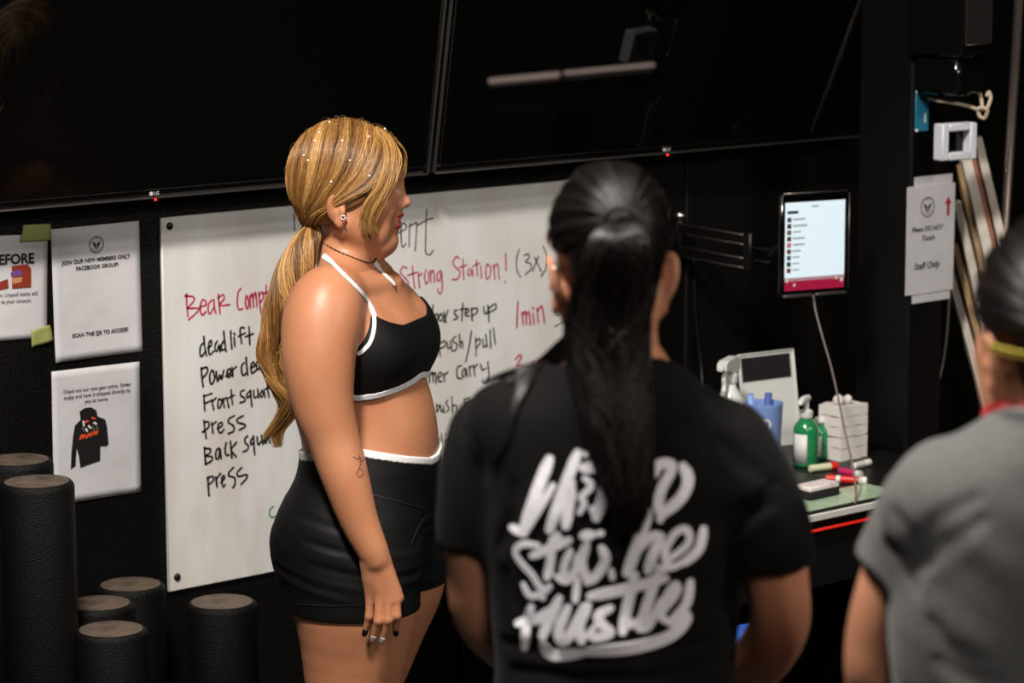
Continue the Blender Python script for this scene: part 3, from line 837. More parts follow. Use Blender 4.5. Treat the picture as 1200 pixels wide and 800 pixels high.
def strands(name, paths, radii, m, parent, base, tones=None, sides=4):
    """many tapered hairs as one mesh, each with its own tone; paths: list of (n,3)"""
    n = len(paths[0]); P = np.stack([np.asarray(p) for p in paths]); S = len(P)
    T = np.gradient(P, axis=1); T /= np.linalg.norm(T, axis=2, keepdims=True) + 1e-9
    A = np.zeros_like(T)
    q = np.where(np.abs(T[:, 0, 2:3]) < 0.9, np.array([0, 0, 1.0]), np.array([1.0, 0, 0])); q = np.cross(T[:, 0], q)
    for i in range(n):
        q = q - T[:, i] * (q * T[:, i]).sum(1, keepdims=True); q /= np.linalg.norm(q, axis=1, keepdims=True) + 1e-9; A[:, i] = q
    B = np.cross(T, A)
    r = np.asarray(radii)
    if r.ndim == 1: r = np.broadcast_to(r, (S, n))
    g = np.arange(sides) * 2 * math.pi / sides
    V = P[:, :, None, :] + r[:, :, None, None] * (np.cos(g)[None, None, :, None] * A[:, :, None, :] + np.sin(g)[None, None, :, None] * B[:, :, None, :])
    ids = np.arange(S * n * sides).reshape(S, n, sides); nx = np.roll(ids, -1, axis=2)
    F = np.stack([ids[:, :-1], nx[:, :-1], nx[:, 1:], ids[:, 1:]], -1).reshape(-1, 4)
    o = mesh_obj(name, V.reshape(-1, 3), F, m, parent, base)
    t = rng.random(S) if tones is None else np.asarray(tones)
    at_ = o.data.attributes.new('tone', 'FLOAT', 'POINT')
    at_.data.foreach_set('value', np.repeat(t, n * sides).astype(np.float32))
    return o

def hair_mat(name, dark, mid, light, rough=0.38, spec=0.5, aniso=0.0):
    m = mat(name, mid, rough, spec=spec)
    nt = m.node_tree; N = nt.nodes; L = nt.links; b = N['Principled BSDF']
    a = N.new('ShaderNodeAttribute'); a.attribute_name = 'tone'
    r = N.new('ShaderNodeValToRGB'); e = r.color_ramp.elements
    e[0].position = 0.0; e[0].color = (*lin(dark), 1); e[1].position = 1.0; e[1].color = (*lin(light), 1)
    k = e.new(0.5); k.color = (*lin(mid), 1)
    L.new(a.outputs['Fac'], r.inputs['Fac']); L.new(r.outputs['Color'], b.inputs['Base Color'])
    return m
# ------------------------------------------------------------------ people: shared materials and head
def skin_mat(name, rgb, rgb2, rough=0.42, spots=None):
    m = mat(name, rgb, rough, spec=0.45, noise=(11, rgb2, 0.35, 0.75), bump=(420, 0.10, 0.002), sss=0.12)
    if spots:
        nt = m.node_tree; N = nt.nodes; L = nt.links; b = N['Principled BSDF']
        src = b.inputs['Base Color'].links[0].from_socket
        tc = N.new('ShaderNodeTexCoord'); t = N.new('ShaderNodeTexVoronoi'); t.inputs['Scale'].default_value = 42; L.new(tc.outputs['Object'], t.inputs['Vector'])
        r = N.new('ShaderNodeMapRange'); r.inputs['From Min'].default_value = 0.03; r.inputs['From Max'].default_value = 0.065; r.inputs['To Min'].default_value = 0.4; r.inputs['To Max'].default_value = 0.0
        L.new(t.outputs['Distance'], r.inputs['Value'])
        mx = N.new('ShaderNodeMix'); mx.data_type = 'RGBA'; L.new(r.outputs[0], mx.inputs['Factor']); L.new(src, mx.inputs['A']); mx.inputs['B'].default_value = (*lin(spots), 1)
        L.new(mx.outputs['Result'], b.inputs['Base Color'])
    return m
M['skin_tan'] = skin_mat('tanned_skin', (174, 115, 82), (183, 126, 93), spots=(118, 70, 48))
M['skin_olive'] = skin_mat('olive_skin', (176, 120, 92), (184, 130, 100))
M['sport_black'] = mat('black_sport_fabric', (8, 7, 7), 0.6, spec=0.28, sheen=0.0, bump=(900, 0.15, 0.001))
M['piping_white'] = mat('white_piping', (214, 212, 214), 0.7)
M['lips'] = mat('dark_red_lips', (150, 26, 40), 0.32)
M['eye_white'] = mat('eye_white', (205, 196, 190), 0.2)
M['iris'] = mat('dark_iris', (40, 28, 20), 0.2)
M['lash'] = mat('dark_lash', (40, 26, 18), 0.6)
M['pearl'] = mat('hair_pearl', (232, 222, 206), 0.25, coat=0.5)
M['necklace'] = mat('dark_beads', (40, 30, 26), 0.35, metal=0.3)
M['nail_dark'] = mat('dark_nail_polish', (28, 18, 22), 0.15)
M['nail_silver'] = mat('silver_nail_polish', (205, 196, 190), 0.2, metal=0.5)
M['tattoo'] = mat('tattoo_ink', (74, 48, 40), 0.5)
M['earring_pink'] = mat('pink_earring', (222, 190, 178), 0.25, metal=0.4)
M['shoe'] = mat('dark_shoe', (24, 24, 26), 0.6)
M['sole'] = mat('pale_sole', (190, 188, 184), 0.6)

def head(F, fr, ears=(1, -1), ek=1.0, eo=0.0, ez=0.0, flare=12):
    """adds a head with its face to a field; frame origin between the ear canals, x towards the face"""
    F.ell(fr, (0.003, 0, 0.050), (0.098, 0.074, 0.092), 0.0)
    F.ell(fr, (0.040, 0, -0.002), (0.061, 0.059, 0.086), 0.03)
    for s in (-1, 1):
        F.cone(fr.P(0.006, s * 0.050, -0.034), fr.P(0.068, s * 0.018, -0.074), 0.021 * fr.k, 0.018 * fr.k, 0.03)
        F.ell(fr, (0.069, s * 0.037, -0.004), (0.027, 0.026, 0.026), 0.022)
        F.ell(fr, (0.058, s * 0.040, -0.040), (0.028, 0.020, 0.030), 0.02)
    F.ell(fr, (0.076, 0, -0.069), (0.0205, 0.024, 0.019), 0.018)
    F.ell(fr, (0.046, 0, -0.078), (0.034, 0.036, 0.022), 0.022)
    F.cone(fr.P(0.090, -0.026, 0.055), fr.P(0.090, 0.026, 0.055), 0.016 * fr.k, 0.016 * fr.k, 0.022)
    for s in (-1, 1):
        F.ell(fr, (0.108, s * 0.032, 0.036), (0.017, 0.019, 0.014), 0.014, 's')
        F.ell(fr, (0.0815, s * 0.0315, 0.036), (0.0125, 0.0135, 0.0115), 0.004)          # eye under its lids
    F.cone(fr.P(0.096, 0, 0.044), fr.P(0.1085, 0, 0.010), 0.0085 * fr.k, 0.0105 * fr.k, 0.014)
    F.ell(fr, (0.1125, 0, 0.0055), (0.0115, 0.0115, 0.0100), 0.007)
    for s in (-1, 1):
        F.ell(fr, (0.1035, s * 0.0115, 0.000), (0.0105, 0.0075, 0.0080), 0.006)
        F.ell(fr, (0.1070, s * 0.0065, -0.0085), (0.0055, 0.0032, 0.0040), 0.002, 's')
    F.ell(fr, (0.090, 0, -0.026), (0.0165, 0.026, 0.024), 0.014)                          # muzzle
    F.ell(fr, (0.0965, 0, -0.0185), (0.0100, 0.021, 0.0070), 0.005)
    F.ell(fr, (0.0905, 0, -0.0400), (0.0110, 0.019, 0.0075), 0.005)
    F.ell(fr, (0.1030, 0, -0.0290), (0.0200, 0.0185, 0.0042), 0.002, 's')
    for s in ears:
        e = lambda x, y, z: (x, s * y, z)
        a = math.radians(14)
        rot = np.array([[1, 0, 0], [0, math.cos(a), -s * math.sin(a)], [0, s * math.sin(a), math.cos(a)]])
        g = math.radians(flare if s < 0 else 8); rot = np.array([[math.cos(g), -s * math.sin(g), 0], [s * math.sin(g), math.cos(g), 0], [0, 0, 1]]) @ rot
        F.ell(fr, e(-0.008, 0.079 + eo, 0.003 + ez), (0.0185 * ek, 0.0075, 0.031 * ek), 0.005, rot=rot)
        F.ell(fr, e(-0.002, 0.0765 + eo * 0.6, -0.024 * ek + ez), (0.0095 * ek, 0.0065, 0.012 * ek), 0.006)
        F.ell(fr, e(-0.004, 0.0885 + eo, 0.006 + ez), (0.0110 * ek, 0.0075, 0.019 * ek), 0.004, 's')
        F.ell(fr, e(0.004, 0.0815 + eo * 0.6, -0.004 + ez), (0.006, 0.004, 0.009), 0.003)                 # tragus
    return F

def face_parts(body, fr, base, skin, lips=None):
    for s in (-1, 1):
        c = fr.P(0.0835, s * 0.0315, 0.036) - base
        ey = MB().lathe([(0.0001, -0.0115), (0.006, -0.0098), (0.0098, -0.006), (0.0115, 0), (0.0098, 0.006), (0.006, 0.0098), (0.0001, 0.0115)], 20, c=c).build('eye', M['eye_white'], body, smooth=True)
        ic = fr.P(0.0945, s * 0.0322, 0.0360) - base
        ax = Vector(fr.R[0]).to_track_quat('Z', 'Y').to_matrix().to_4x4()
        MB().lathe([(0.0052, -0.002), (0.0050, 0.0003), (0.0001, 0.0008)], 16, M=Matrix.Translation(ic) @ ax).build('iris', M['iris'], ey, smooth=True)
        for nm, pts, r in (('eyelash', [(0.090, 0.020, 0.0375), (0.0975, 0.027, 0.0425), (0.0965, 0.034, 0.0425), (0.090, 0.044, 0.037)], 0.0016),
                           ('eyebrow', [(0.1055, 0.012, 0.055), (0.105, 0.024, 0.0605), (0.098, 0.038, 0.060), (0.088, 0.048, 0.055)], 0.0022)):
            q = spline([fr.P(x, s * y, z) - base for x, y, z in pts], 5)
            MB().tube(q, r * np.sin(np.linspace(0.35, 2.8, len(q))), 8).build(nm, M['lash'], body, smooth=True)

# ------------------------------------------------------------------ the trainer by the whiteboard
def build_trainer():
    R0 = -0.277
    psi = math.radians(-18); c_, s_ = math.cos(psi), abs(math.sin(psi))
    B = Frame((R0, 5.4, 0), psi)
    Hd = Frame(cf(406, 240, 5.37), math.radians(-5))
    base = np.array([R0, 5.4, 0.0])
    F = Field(axis((-0.53, -0.31, 0.003), (-0.31, -0.17, 0.002), (-0.17, -0.06, 0.003)), axis((5.02, 5.80, 0.003)),
              axis((-0.01, 0.55, 0.007), (0.55, 0.78, 0.0024), (0.78, 1.32, 0.0042), (1.32, 1.64, 0.002)))
    rows = []
    for py, fp, bp, w in ((326, 458, 374, .085), (342, 473, 352, .128), (365, 484, 338, .146), (395, 488, 331, .150), (430, 493, 331, .148), (460, 503, 338, .143),
                          (490, 510, 348, .141), (520, 513, 356, .149), (545, 513, 354, .163), (577, 510, 343, .178), (607, 503, 333, .186), (634, 494, 332, .186), (655, 484, 336, .180), (684, 470, 352, .160)):
        rf, rb, z = cf(fp, py, 5.4)[0] - R0, cf(bp, py, 5.4)[0] - R0, cf(450, py, 5.4)[2]
        half = (rf - rb) / 2; a = math.sqrt(half ** 2 - (w * s_) ** 2) / c_
        rows.append((z, (rf + rb) / 2 / c_, a, a, 0, w))
    F.loft(B, rows, n=2.15)
    # neck and slope of the shoulders
    F.cone(cf(409, 313, 5.40), cf(411, 262, 5.38), 0.058, 0.054, 0.03)
    for s in (-1, 1):
        F.cone(B.P(-0.030, s * 0.035, 1.350 - 0.01 * (s > 0)), B.P(-0.02 - 0.015 * (s > 0), s * (0.150 if s < 0 else 0.130), 1.288 - 0.045 * (s > 0)), 0.045, 0.050, 0.04)
    for s in (-1, 1):
        F.cone(B.P(0.050, s * 0.02, 1.308), B.P(0.010, s * 0.15, 1.308 - 0.05 * (s > 0)), 0.010, 0.012, 0.03)
    F.ell(B, (0.056, 0, 1.190), (0.052, 0.105, 0.060), 0.03)
    for s in (-1, 1): F.ell(B, (0.030, s * 0.108, 1.19), (0.062, 0.052, 0.085), 0.03)
    for s in (-1, 1):                                   # bust
        F.ell(B, (0.046, s * 0.066, 1.182), (0.063, 0.072, 0.064), 0.03)
    # seat and legs
    for s in (-1, 1):
        F.ell(B, (-0.073, s * 0.08, 0.795), (0.088, 0.092, 0.105), 0.04)
    near = [(0.002, -0.092, 0.80), (-0.001, -0.094, 0.71), (0.004, -0.094, 0.66), (-0.004, -0.094, 0.54), (-0.010, -0.092, 0.455), (-0.022, -0.092, 0.33), (-0.030, -0.092, 0.085)]
    far = [(0.000, 0.092, 0.80), (-0.008, 0.093, 0.71), (-0.018, 0.094, 0.66), (-0.052, 0.094, 0.53), (-0.066, 0.092, 0.45), (-0.095, 0.092, 0.33), (-0.12, 0.092, 0.085)]
    for L_ in (near, far):
        F.chain([B.P(p) for p in L_], [0.120, 0.1145, 0.1065, 0.088, 0.064, 0.057, 0.040], 0.02, k0=0.05, sub=3)
        x, y, z = L_[-1]
        F.ell(B, (L_[5][0] - 0.018, y, 0.33), (0.048, 0.050, 0.085), 0.02)
        F.cone(B.P(x - 0.03, y, 0.042), B.P(x + 0.125, y, 0.030), 0.040, 0.030, 0.02)
    T = F.like()
    # arms
    nearA = [cf(386, 349, 5.245), cf(375, 392, 5.215), cf(374, 430, 5.200), cf(379, 475, 5.190), cf(391, 515, 5.185), cf(405, 560, 5.172), cf(421, 610, 5.165), cf(441, 654, 5.158)]
    rA = [0.060, 0.068, 0.065, 0.055, 0.0465, 0.0425, 0.0345, 0.0265]
    F.chain(nearA, rA, 0.006, k0=0.03, sub=5)
    F.ell(Frame(cf(377, 373, 5.225), psi), (0, 0, 0), (0.067, 0.058, 0.080), 0.03)
    farA = []
    for i, p in enumerate(nearA):
        l = B.L(p); l[1] = -l[1] * 0.82; l[0] -= 0.080 + 0.006 * i; l[2] -= 0.075; farA.append(B.P(l))
    F.chain(farA, rA, 0.006, k0=0.03, sub=4)
    # hands: back of the hand outwards, fingers hanging, thumb folded behind the palm
    def hand(tr, fld):
        wr = tr(441, 654, 5.158)
        kn = {'pinky': (435, 703, 5.168), 'ring': (448, 705, 5.156), 'middle': (459, 703.5, 5.154), 'index': (467, 700, 5.158)}
        mid = {'pinky': (433, 722, 5.163), 'ring': (443.5, 727, 5.147), 'middle': (454.5, 726, 5.146), 'index': (464.5, 721, 5.150)}
        tip = {'pinky': (428.5, 738, 5.172), 'ring': (438, 745, 5.160), 'middle': (449, 747, 5.160), 'index': (464, 738, 5.166)}
        rad = {'pinky': (.0088, .0078, .0062), 'ring': (.0098, .0086, .0066), 'middle': (.0098, .0088, .0068), 'index': (.0096, .0086, .0066)}
        st = {'pinky': (431, 660), 'ring': (437, 660), 'middle': (444, 660), 'index': (450, 660)}
        for i, q in enumerate(kn):
            a = tr(*st[q], 5.160); b = tr(*kn[q]); m = tr(*mid[q]); t = tr(*tip[q]); r = rad[q]
            fld.cone(a, b, 0.0155, 0.0108, 0.014)
        fld.cone(tr(436, 676, 5.168), tr(459, 690, 5.168), 0.014, 0.013, 0.012)
        f2 = fld.like(); f2.D[:] = 0.08
        for q in kn:
            f1 = fld.like(); f1.D[:] = 0.08
            b = tr(*kn[q]); m = tr(*mid[q]); t = tr(*tip[q]); r = rad[q]
            b0 = b + (tr(*st[q], 5.16) - b) * 0.2
            f1.cone(b0, m, r[0] * 1.03, r[1] * 1.08, 0.0); f1.cone(m, t, r[1] * 1.06, r[2], 0.004)
            f2.D = np.minimum(f2.D, f1.D)
        f1 = fld.like(); f1.D[:] = 0.08
        th = [tr(447, 668, 5.176), tr(462, 692, 5.186), tr(463, 707, 5.188), tr(459, 720, 5.186)]
        f1.chain(th, [0.014, 0.0115, 0.0105, 0.0078], 0.006)
        f2.D = np.minimum(f2.D, f1.D)
        fld.D[:] = smin(fld.D, f2.D, 0.0035)
        return {q: (tr(*mid[q]), tr(*tip[q]), rad[q]) for q in kn}
    Hn = F.crop(cf(405, 640, 5.16) - np.array([0, .12, .2]), cf(490, 640, 5.16) + np.array([0, .10, .03]))
    Hn.D[:] = 0.08
    fingers = hand(lambda x, y, D: cf(x, y, D), Hn)
    q = F.sl(cf(405, 640, 5.16) - np.array([0, .12, .2]), cf(490, 640, 5.16) + np.array([0, .10, .03]))
    F.D[q] = smin(F.D[q], Hn.D, 0.006)
    def trf(x, y, D):
        l = B.L(cf(x, y, D)); l[1] = -l[1] * 0.82; l[0] -= 0.080 + 0.006 * 7; l[2] -= 0.075; return B.P(l)
    e0, e1 = trf(420, 750, 5.16), trf(475, 640, 5.16)
    lo, hi = np.minimum(e0, e1) - 0.06, np.maximum(e0, e1) + 0.06
    Hf = F.crop(lo, hi); Hf.D[:] = 0.08; hand(trf, Hf); q = F.sl(lo, hi); F.D[q] = smin(F.D[q], Hf.D, 0.006)
    # head
    Hh = F.like(); Hh.D[:] = 0.08
    head(Hh, Hd)
    F.D[:] = smin(F.D, Hh.D, 0.022)

    root = empty('person', from_c(base[None])[0], -AZ)
    tag(root, 'blonde woman in black sports bra and shorts standing in profile at the whiteboard', 'person')
    V, Q = F.mesh(3)
    body = mesh_obj('body', V, Q, M['skin_tan'], root, base)
    face_parts(body, Hd, base, M['skin_tan'])
    # lips
    LF = Hh.crop(Hd.P(0.07, -0.04, -0.06), Hd.P(0.125, 0.04, 0.005)); LF.D[:] = 0.05
    LF.ell(Hd, (0.0962, 0, -0.0190), (0.0140, 0.0285, 0.0062)); LF.ell(Hd, (0.0900, 0, -0.0392), (0.0160, 0.0265, 0.0080))
    LF.ell(Hd, (0.1030, 0, -0.0290), (0.0215, 0.0180, 0.0036), 0.001, 's')
    Vl, Ql = LF.mesh(1); mesh_obj('lips', Vl, Ql, M['lips'], body, base)

    # ---- clothes cut from the body's own surface
    def phi_tab(pts, off, extra):
        """height of an edge as a function of the angle round the body, from points of the photograph"""
        a = []
        for px, py in pts:
            l = B.L(T.hit(px, py, off)); a.append((abs(math.atan2(l[1], l[0])), l[2]))
        a = sorted(a) ; a = [(0.0, a[0][1])] + a + extra
        return np.array([p for p, _ in a]), np.array([z for _, z in a])
    def polar(f):
        X, Y, Z = f.full(); dx, dy = X - R0, Y - 5.4
        lx = dx * B.R[0, 0] + dy * B.R[0, 1]; ly = dx * B.R[1, 0] + dy * B.R[1, 1]
        return lx, ly, Z, np.abs(np.arctan2(ly, lx))
    G = T.fine((-0.53, 5.10, 0.62), (-0.08, 5.70, 1.02), 0.0025)
    lx, ly, Z, ph = polar(G)
    wt, wz = phi_tab([(424, 526), (450, 530.5), (480, 534.5), (505, 536)], 0.004, [(2.2, 0.985), (math.pi, 0.975)])
    zw = np.interp(ph, wt, wz).astype(np.float32)
    fold = 0.0022 * vnoise(lx * 9, ly * 9, Z * 75 + lx * 14) * np.clip((0.93 - Z) / 0.08, 0, 1) * np.clip((Z - 0.69) / 0.05, 0, 1)
    hemn = cf(410, 711, 5.31)[2]; hemf = cf(492, 681, 5.47)[2]
    hem = np.where(ly < 0, hemn, hemf) - 0.0 * lx
    G2 = G.like(); G2.D = np.maximum(np.maximum(G.D - 0.0050 - fold, Z - (zw - 0.010)), hem - Z).astype(np.float32)
    Vs, Qs = G2.mesh(2); shorts = mesh_obj('shorts', Vs, Qs, M['sport_black'], root, base)
    G3 = G.like(); G3.D = np.maximum(np.maximum(G.D - 0.0062, Z - zw), (zw - 0.0145) - Z).astype(np.float32)
    Vw, Qw = G3.mesh(1); tag(mesh_obj('waistband', Vw, Qw, M['piping_white'], shorts, base), 'white waistband edge')
    def line(name, pts, m, parent, w, off, fld=T, th=0.0012, n=6):
        h = np.array([fld.hit(px, py, off) for px, py in spline(pts, n)]); nr = fld.normal(h)
        return MB().ribbon(h - base, nr, w, th).build(name, m, parent, smooth=False)
    M['seam'] = mat('black_seam', (30, 29, 29), 0.5)
    line('seam', [(425, 577), (450, 583), (475, 590), (499, 598), (490, 618), (481, 638)], M['seam'], shorts, 0.0009, 0.0052)
    line('seam', [(352, 708), (380, 709.5), (410, 709), (430, 707.5)], M['seam'], shorts, 0.0007, 0.0052)
    # bra
    G = T.fine((-0.53, 5.10, 1.05), (-0.08, 5.70, 1.34), 0.0022)
    lx, ly, Z, ph = polar(G)
    bt, bz = phi_tab([(420, 470), (440, 467.5), (460, 461.5), (480, 453), (496, 443)], 0.005, [(math.pi, 1.12)])
    zb = np.interp(ph, bt, bz).astype(np.float32)
    top = []
    for px, py in ((420, 414), (426, 409), (432, 402), (436, 392), (438.7, 375), (439.5, 369), (447, 373), (455, 376.5), (466, 379.5), (475, 381)):
        l = B.L(T.hit(px, py, 0.005)); top.append((abs(l[1]), l[2]))
    top = sorted(top); top = [(0, top[0][1])] + top + [(0.155, top[-1][1] - 0.03), (0.3, top[-1][1] - 0.03)]
    zt = np.interp(np.abs(ly), [a for a, _ in top], [b for _, b in top]).astype(np.float32)
    zt = np.where(lx < -0.02, np.float32(1.20), zt)
    G2 = G.like(); G2.D = np.maximum(np.maximum(G.D - 0.0050, Z - zt), (zb + 0.003) - Z).astype(np.float32)
    Vb, Qb = G2.mesh(1); bra = mesh_obj('sports_bra', Vb, Qb, M['sport_black'], root, base)
    G3 = G.like(); G3.D = np.maximum(np.maximum(G.D - 0.0060, Z - (zb + 0.0125)), zb - Z).astype(np.float32)
    Vb, Qb = G3.mesh(1); tag(mesh_obj('band', Vb, Qb, M['piping_white'], bra, base), 'white underband')
    tag(line('piping', [(421, 414), (427, 409), (433, 402), (437, 391), (438.5, 379), (438, 369)], M['piping_white'], bra, 0.0038, 0.0045, th=0.0016), 'white edge')
    NS = F  # straps lie on the shoulder
    tag(line('strap', [(380, 300), (392, 311), (402, 321), (418, 337), (431, 352), (438, 369)], M['piping_white'], bra, 0.0055, 0.0006, fld=F, th=0.0016), 'white strap')
    tag(line('strap', [(440, 308), (445, 315), (452, 323), (461, 332)], M['piping_white'], bra, 0.0045, 0.0006, fld=F, th=0.0016), 'white strap')
    # shoes, out of the picture
    for L_, sg in ((near, -1), (far, 1)):
        S = T.crop(B.P(L_[-1][0], L_[-1][1], 0) - np.array([.14, .14, .02]), B.P(L_[-1][0] + .1, L_[-1][1], 0) + np.array([.14, .12, .12]))
        X, Y, Z = S.full(); l = (X - R0) * B.R[1, 0] + (Y - 5.4) * B.R[1, 1]
        S2 = S.like(); S2.D = np.maximum(np.maximum(np.maximum(S.D - 0.006, Z - 0.085), 0.001 - Z), -sg * l).astype(np.float32)
        Vq, Qq = S2.mesh(1); mesh_obj('shoe', Vq, Qq, M['shoe'], root, base)
    # necklace, tattoo, nails, earring
    nk = spline([F.hit(px, py, 0.001) for px, py in ((376, 283), (388, 290), (402, 297), (418, 303), (430, 307), (437, 307), (441, 303))], 6)
    mb = MB(); mb.tube(nk - base, 0.0008, 6)
    for i in range(0, len(nk), 2): mb.lathe([(0.0001, -0.0018), (0.0016, -0.001), (0.0018, 0), (0.0016, 0.001), (0.0001, 0.0018)], 8, c=nk[i] - base)
    tag(mb.build('necklace', M['necklace'], root, smooth=True), 'thin dark beaded choker')
    mb = MB()
    def tt(pts):
        h = np.array([F.hit(px, py, 0) for px, py in spline(pts, 4)]); mb.ribbon(h - base, F.normal(h), 0.0008, 0.0003)
    tt([(420, 533), (423, 541), (421, 549)]); tt([(421, 549), (418, 554), (421, 559), (425, 556), (424, 550), (421, 549)]); tt([(414, 535), (419, 538), (423, 536)]); tt([(421, 541), (427, 538)])
    mb.build('tattoo', M['tattoo'], body)
    for q, m in (('pinky', 'nail_dark'), ('ring', 'nail_silver'), ('middle', 'nail_silver'), ('index', 'nail_dark')):
        md, tp, r = fingers[q]; d = tp - md; d /= np.linalg.norm(d)
        n = np.array([0.0, -1.0, 0.0]); n -= d * (n @ d); n /= np.linalg.norm(n); b = np.cross(d, n)
        v = []; f = []
        for j, t in enumerate((-0.004, 0.0, 0.004, 0.009, 0.0125)):
            for i, a in enumerate(np.linspace(-1, 1, 7)):
                w = (0.0050, 0.0056, 0.0056, 0.0050, 0.0030)[j]
                v.append(tp + d * t + b * a * w + n * (r[2] * math.cos(a * 0.85) * 1.02 + 0.0004 - 0.12 * max(t, 0)) - base)
        for j in range(4):
            for i in range(6): k = j * 7 + i; f.append((k, k + 1, k + 8, k + 7))
        o = MB().add(v, f).build('fingernail', M[m], body, smooth=True)
        sm = o.modifiers.new('thickness', 'SOLIDIFY'); sm.thickness = 0.0007
        o['label'] = 'dark polished fingernail' if m == 'nail_dark' else 'silver polished fingernail'
    ec = F.hit(402, 255, 0.001) - base
    mb = MB()
    for a in range(6):
        t = a * math.pi / 3; mb.lathe([(0.0001, -0.002), (0.0026, -0.001), (0.0028, 0.001), (0.0001, 0.0022)], 10, c=ec + np.array([0.0042 * math.cos(t), -0.001, 0.0042 * math.sin(t)]))
    mb.lathe([(0.0001, -0.002), (0.003, -0.0006), (0.0001, 0.0018)], 10, c=ec + np.array([0.0015, -0.0025, -0.0085]))
    er = mb.build('earring', M['earring_pink'], root, smooth=True); er['label'] = 'small pink flower earring'
    MB().lathe([(0.0001, -0.0022), (0.0026, 0), (0.0001, 0.0022)], 10, c=ec + np.array([0.002, -0.004, -0.009])).build('red_stone', M['red_print'], er, smooth=True)
    trainer_hair(root, F, Hd, base)
    return root, F, T, B, Hd, base

# ------------------------------------------------------------------ her hair
M['hair_blonde'] = hair_mat('blonde_hair', (74, 47, 22), (134, 92, 46), (186, 144, 86), 0.40)
M['hair_blonde_base'] = mat('blonde_hair_base', (92, 60, 30), 0.6, noise=(60, (134, 94, 50), 0.35, 0.7))
M['hair_tie'] = mat('pale_hair_tie', (196, 160, 112), 0.6)

def guide_mix(guides, s):
    g = np.array(guides, float); x = s * (len(g) - 1); i = min(int(x), len(g) - 2); t = x - i
    return g[i] * (1 - t) + g[i + 1] * t
def clump(s, f=23.0):
    return 0.5 + 0.30 * math.sin(s * f + 1.3) * math.sin(s * f * 0.37 + 0.4) + 0.22 * math.sin(s * f * 2.7)

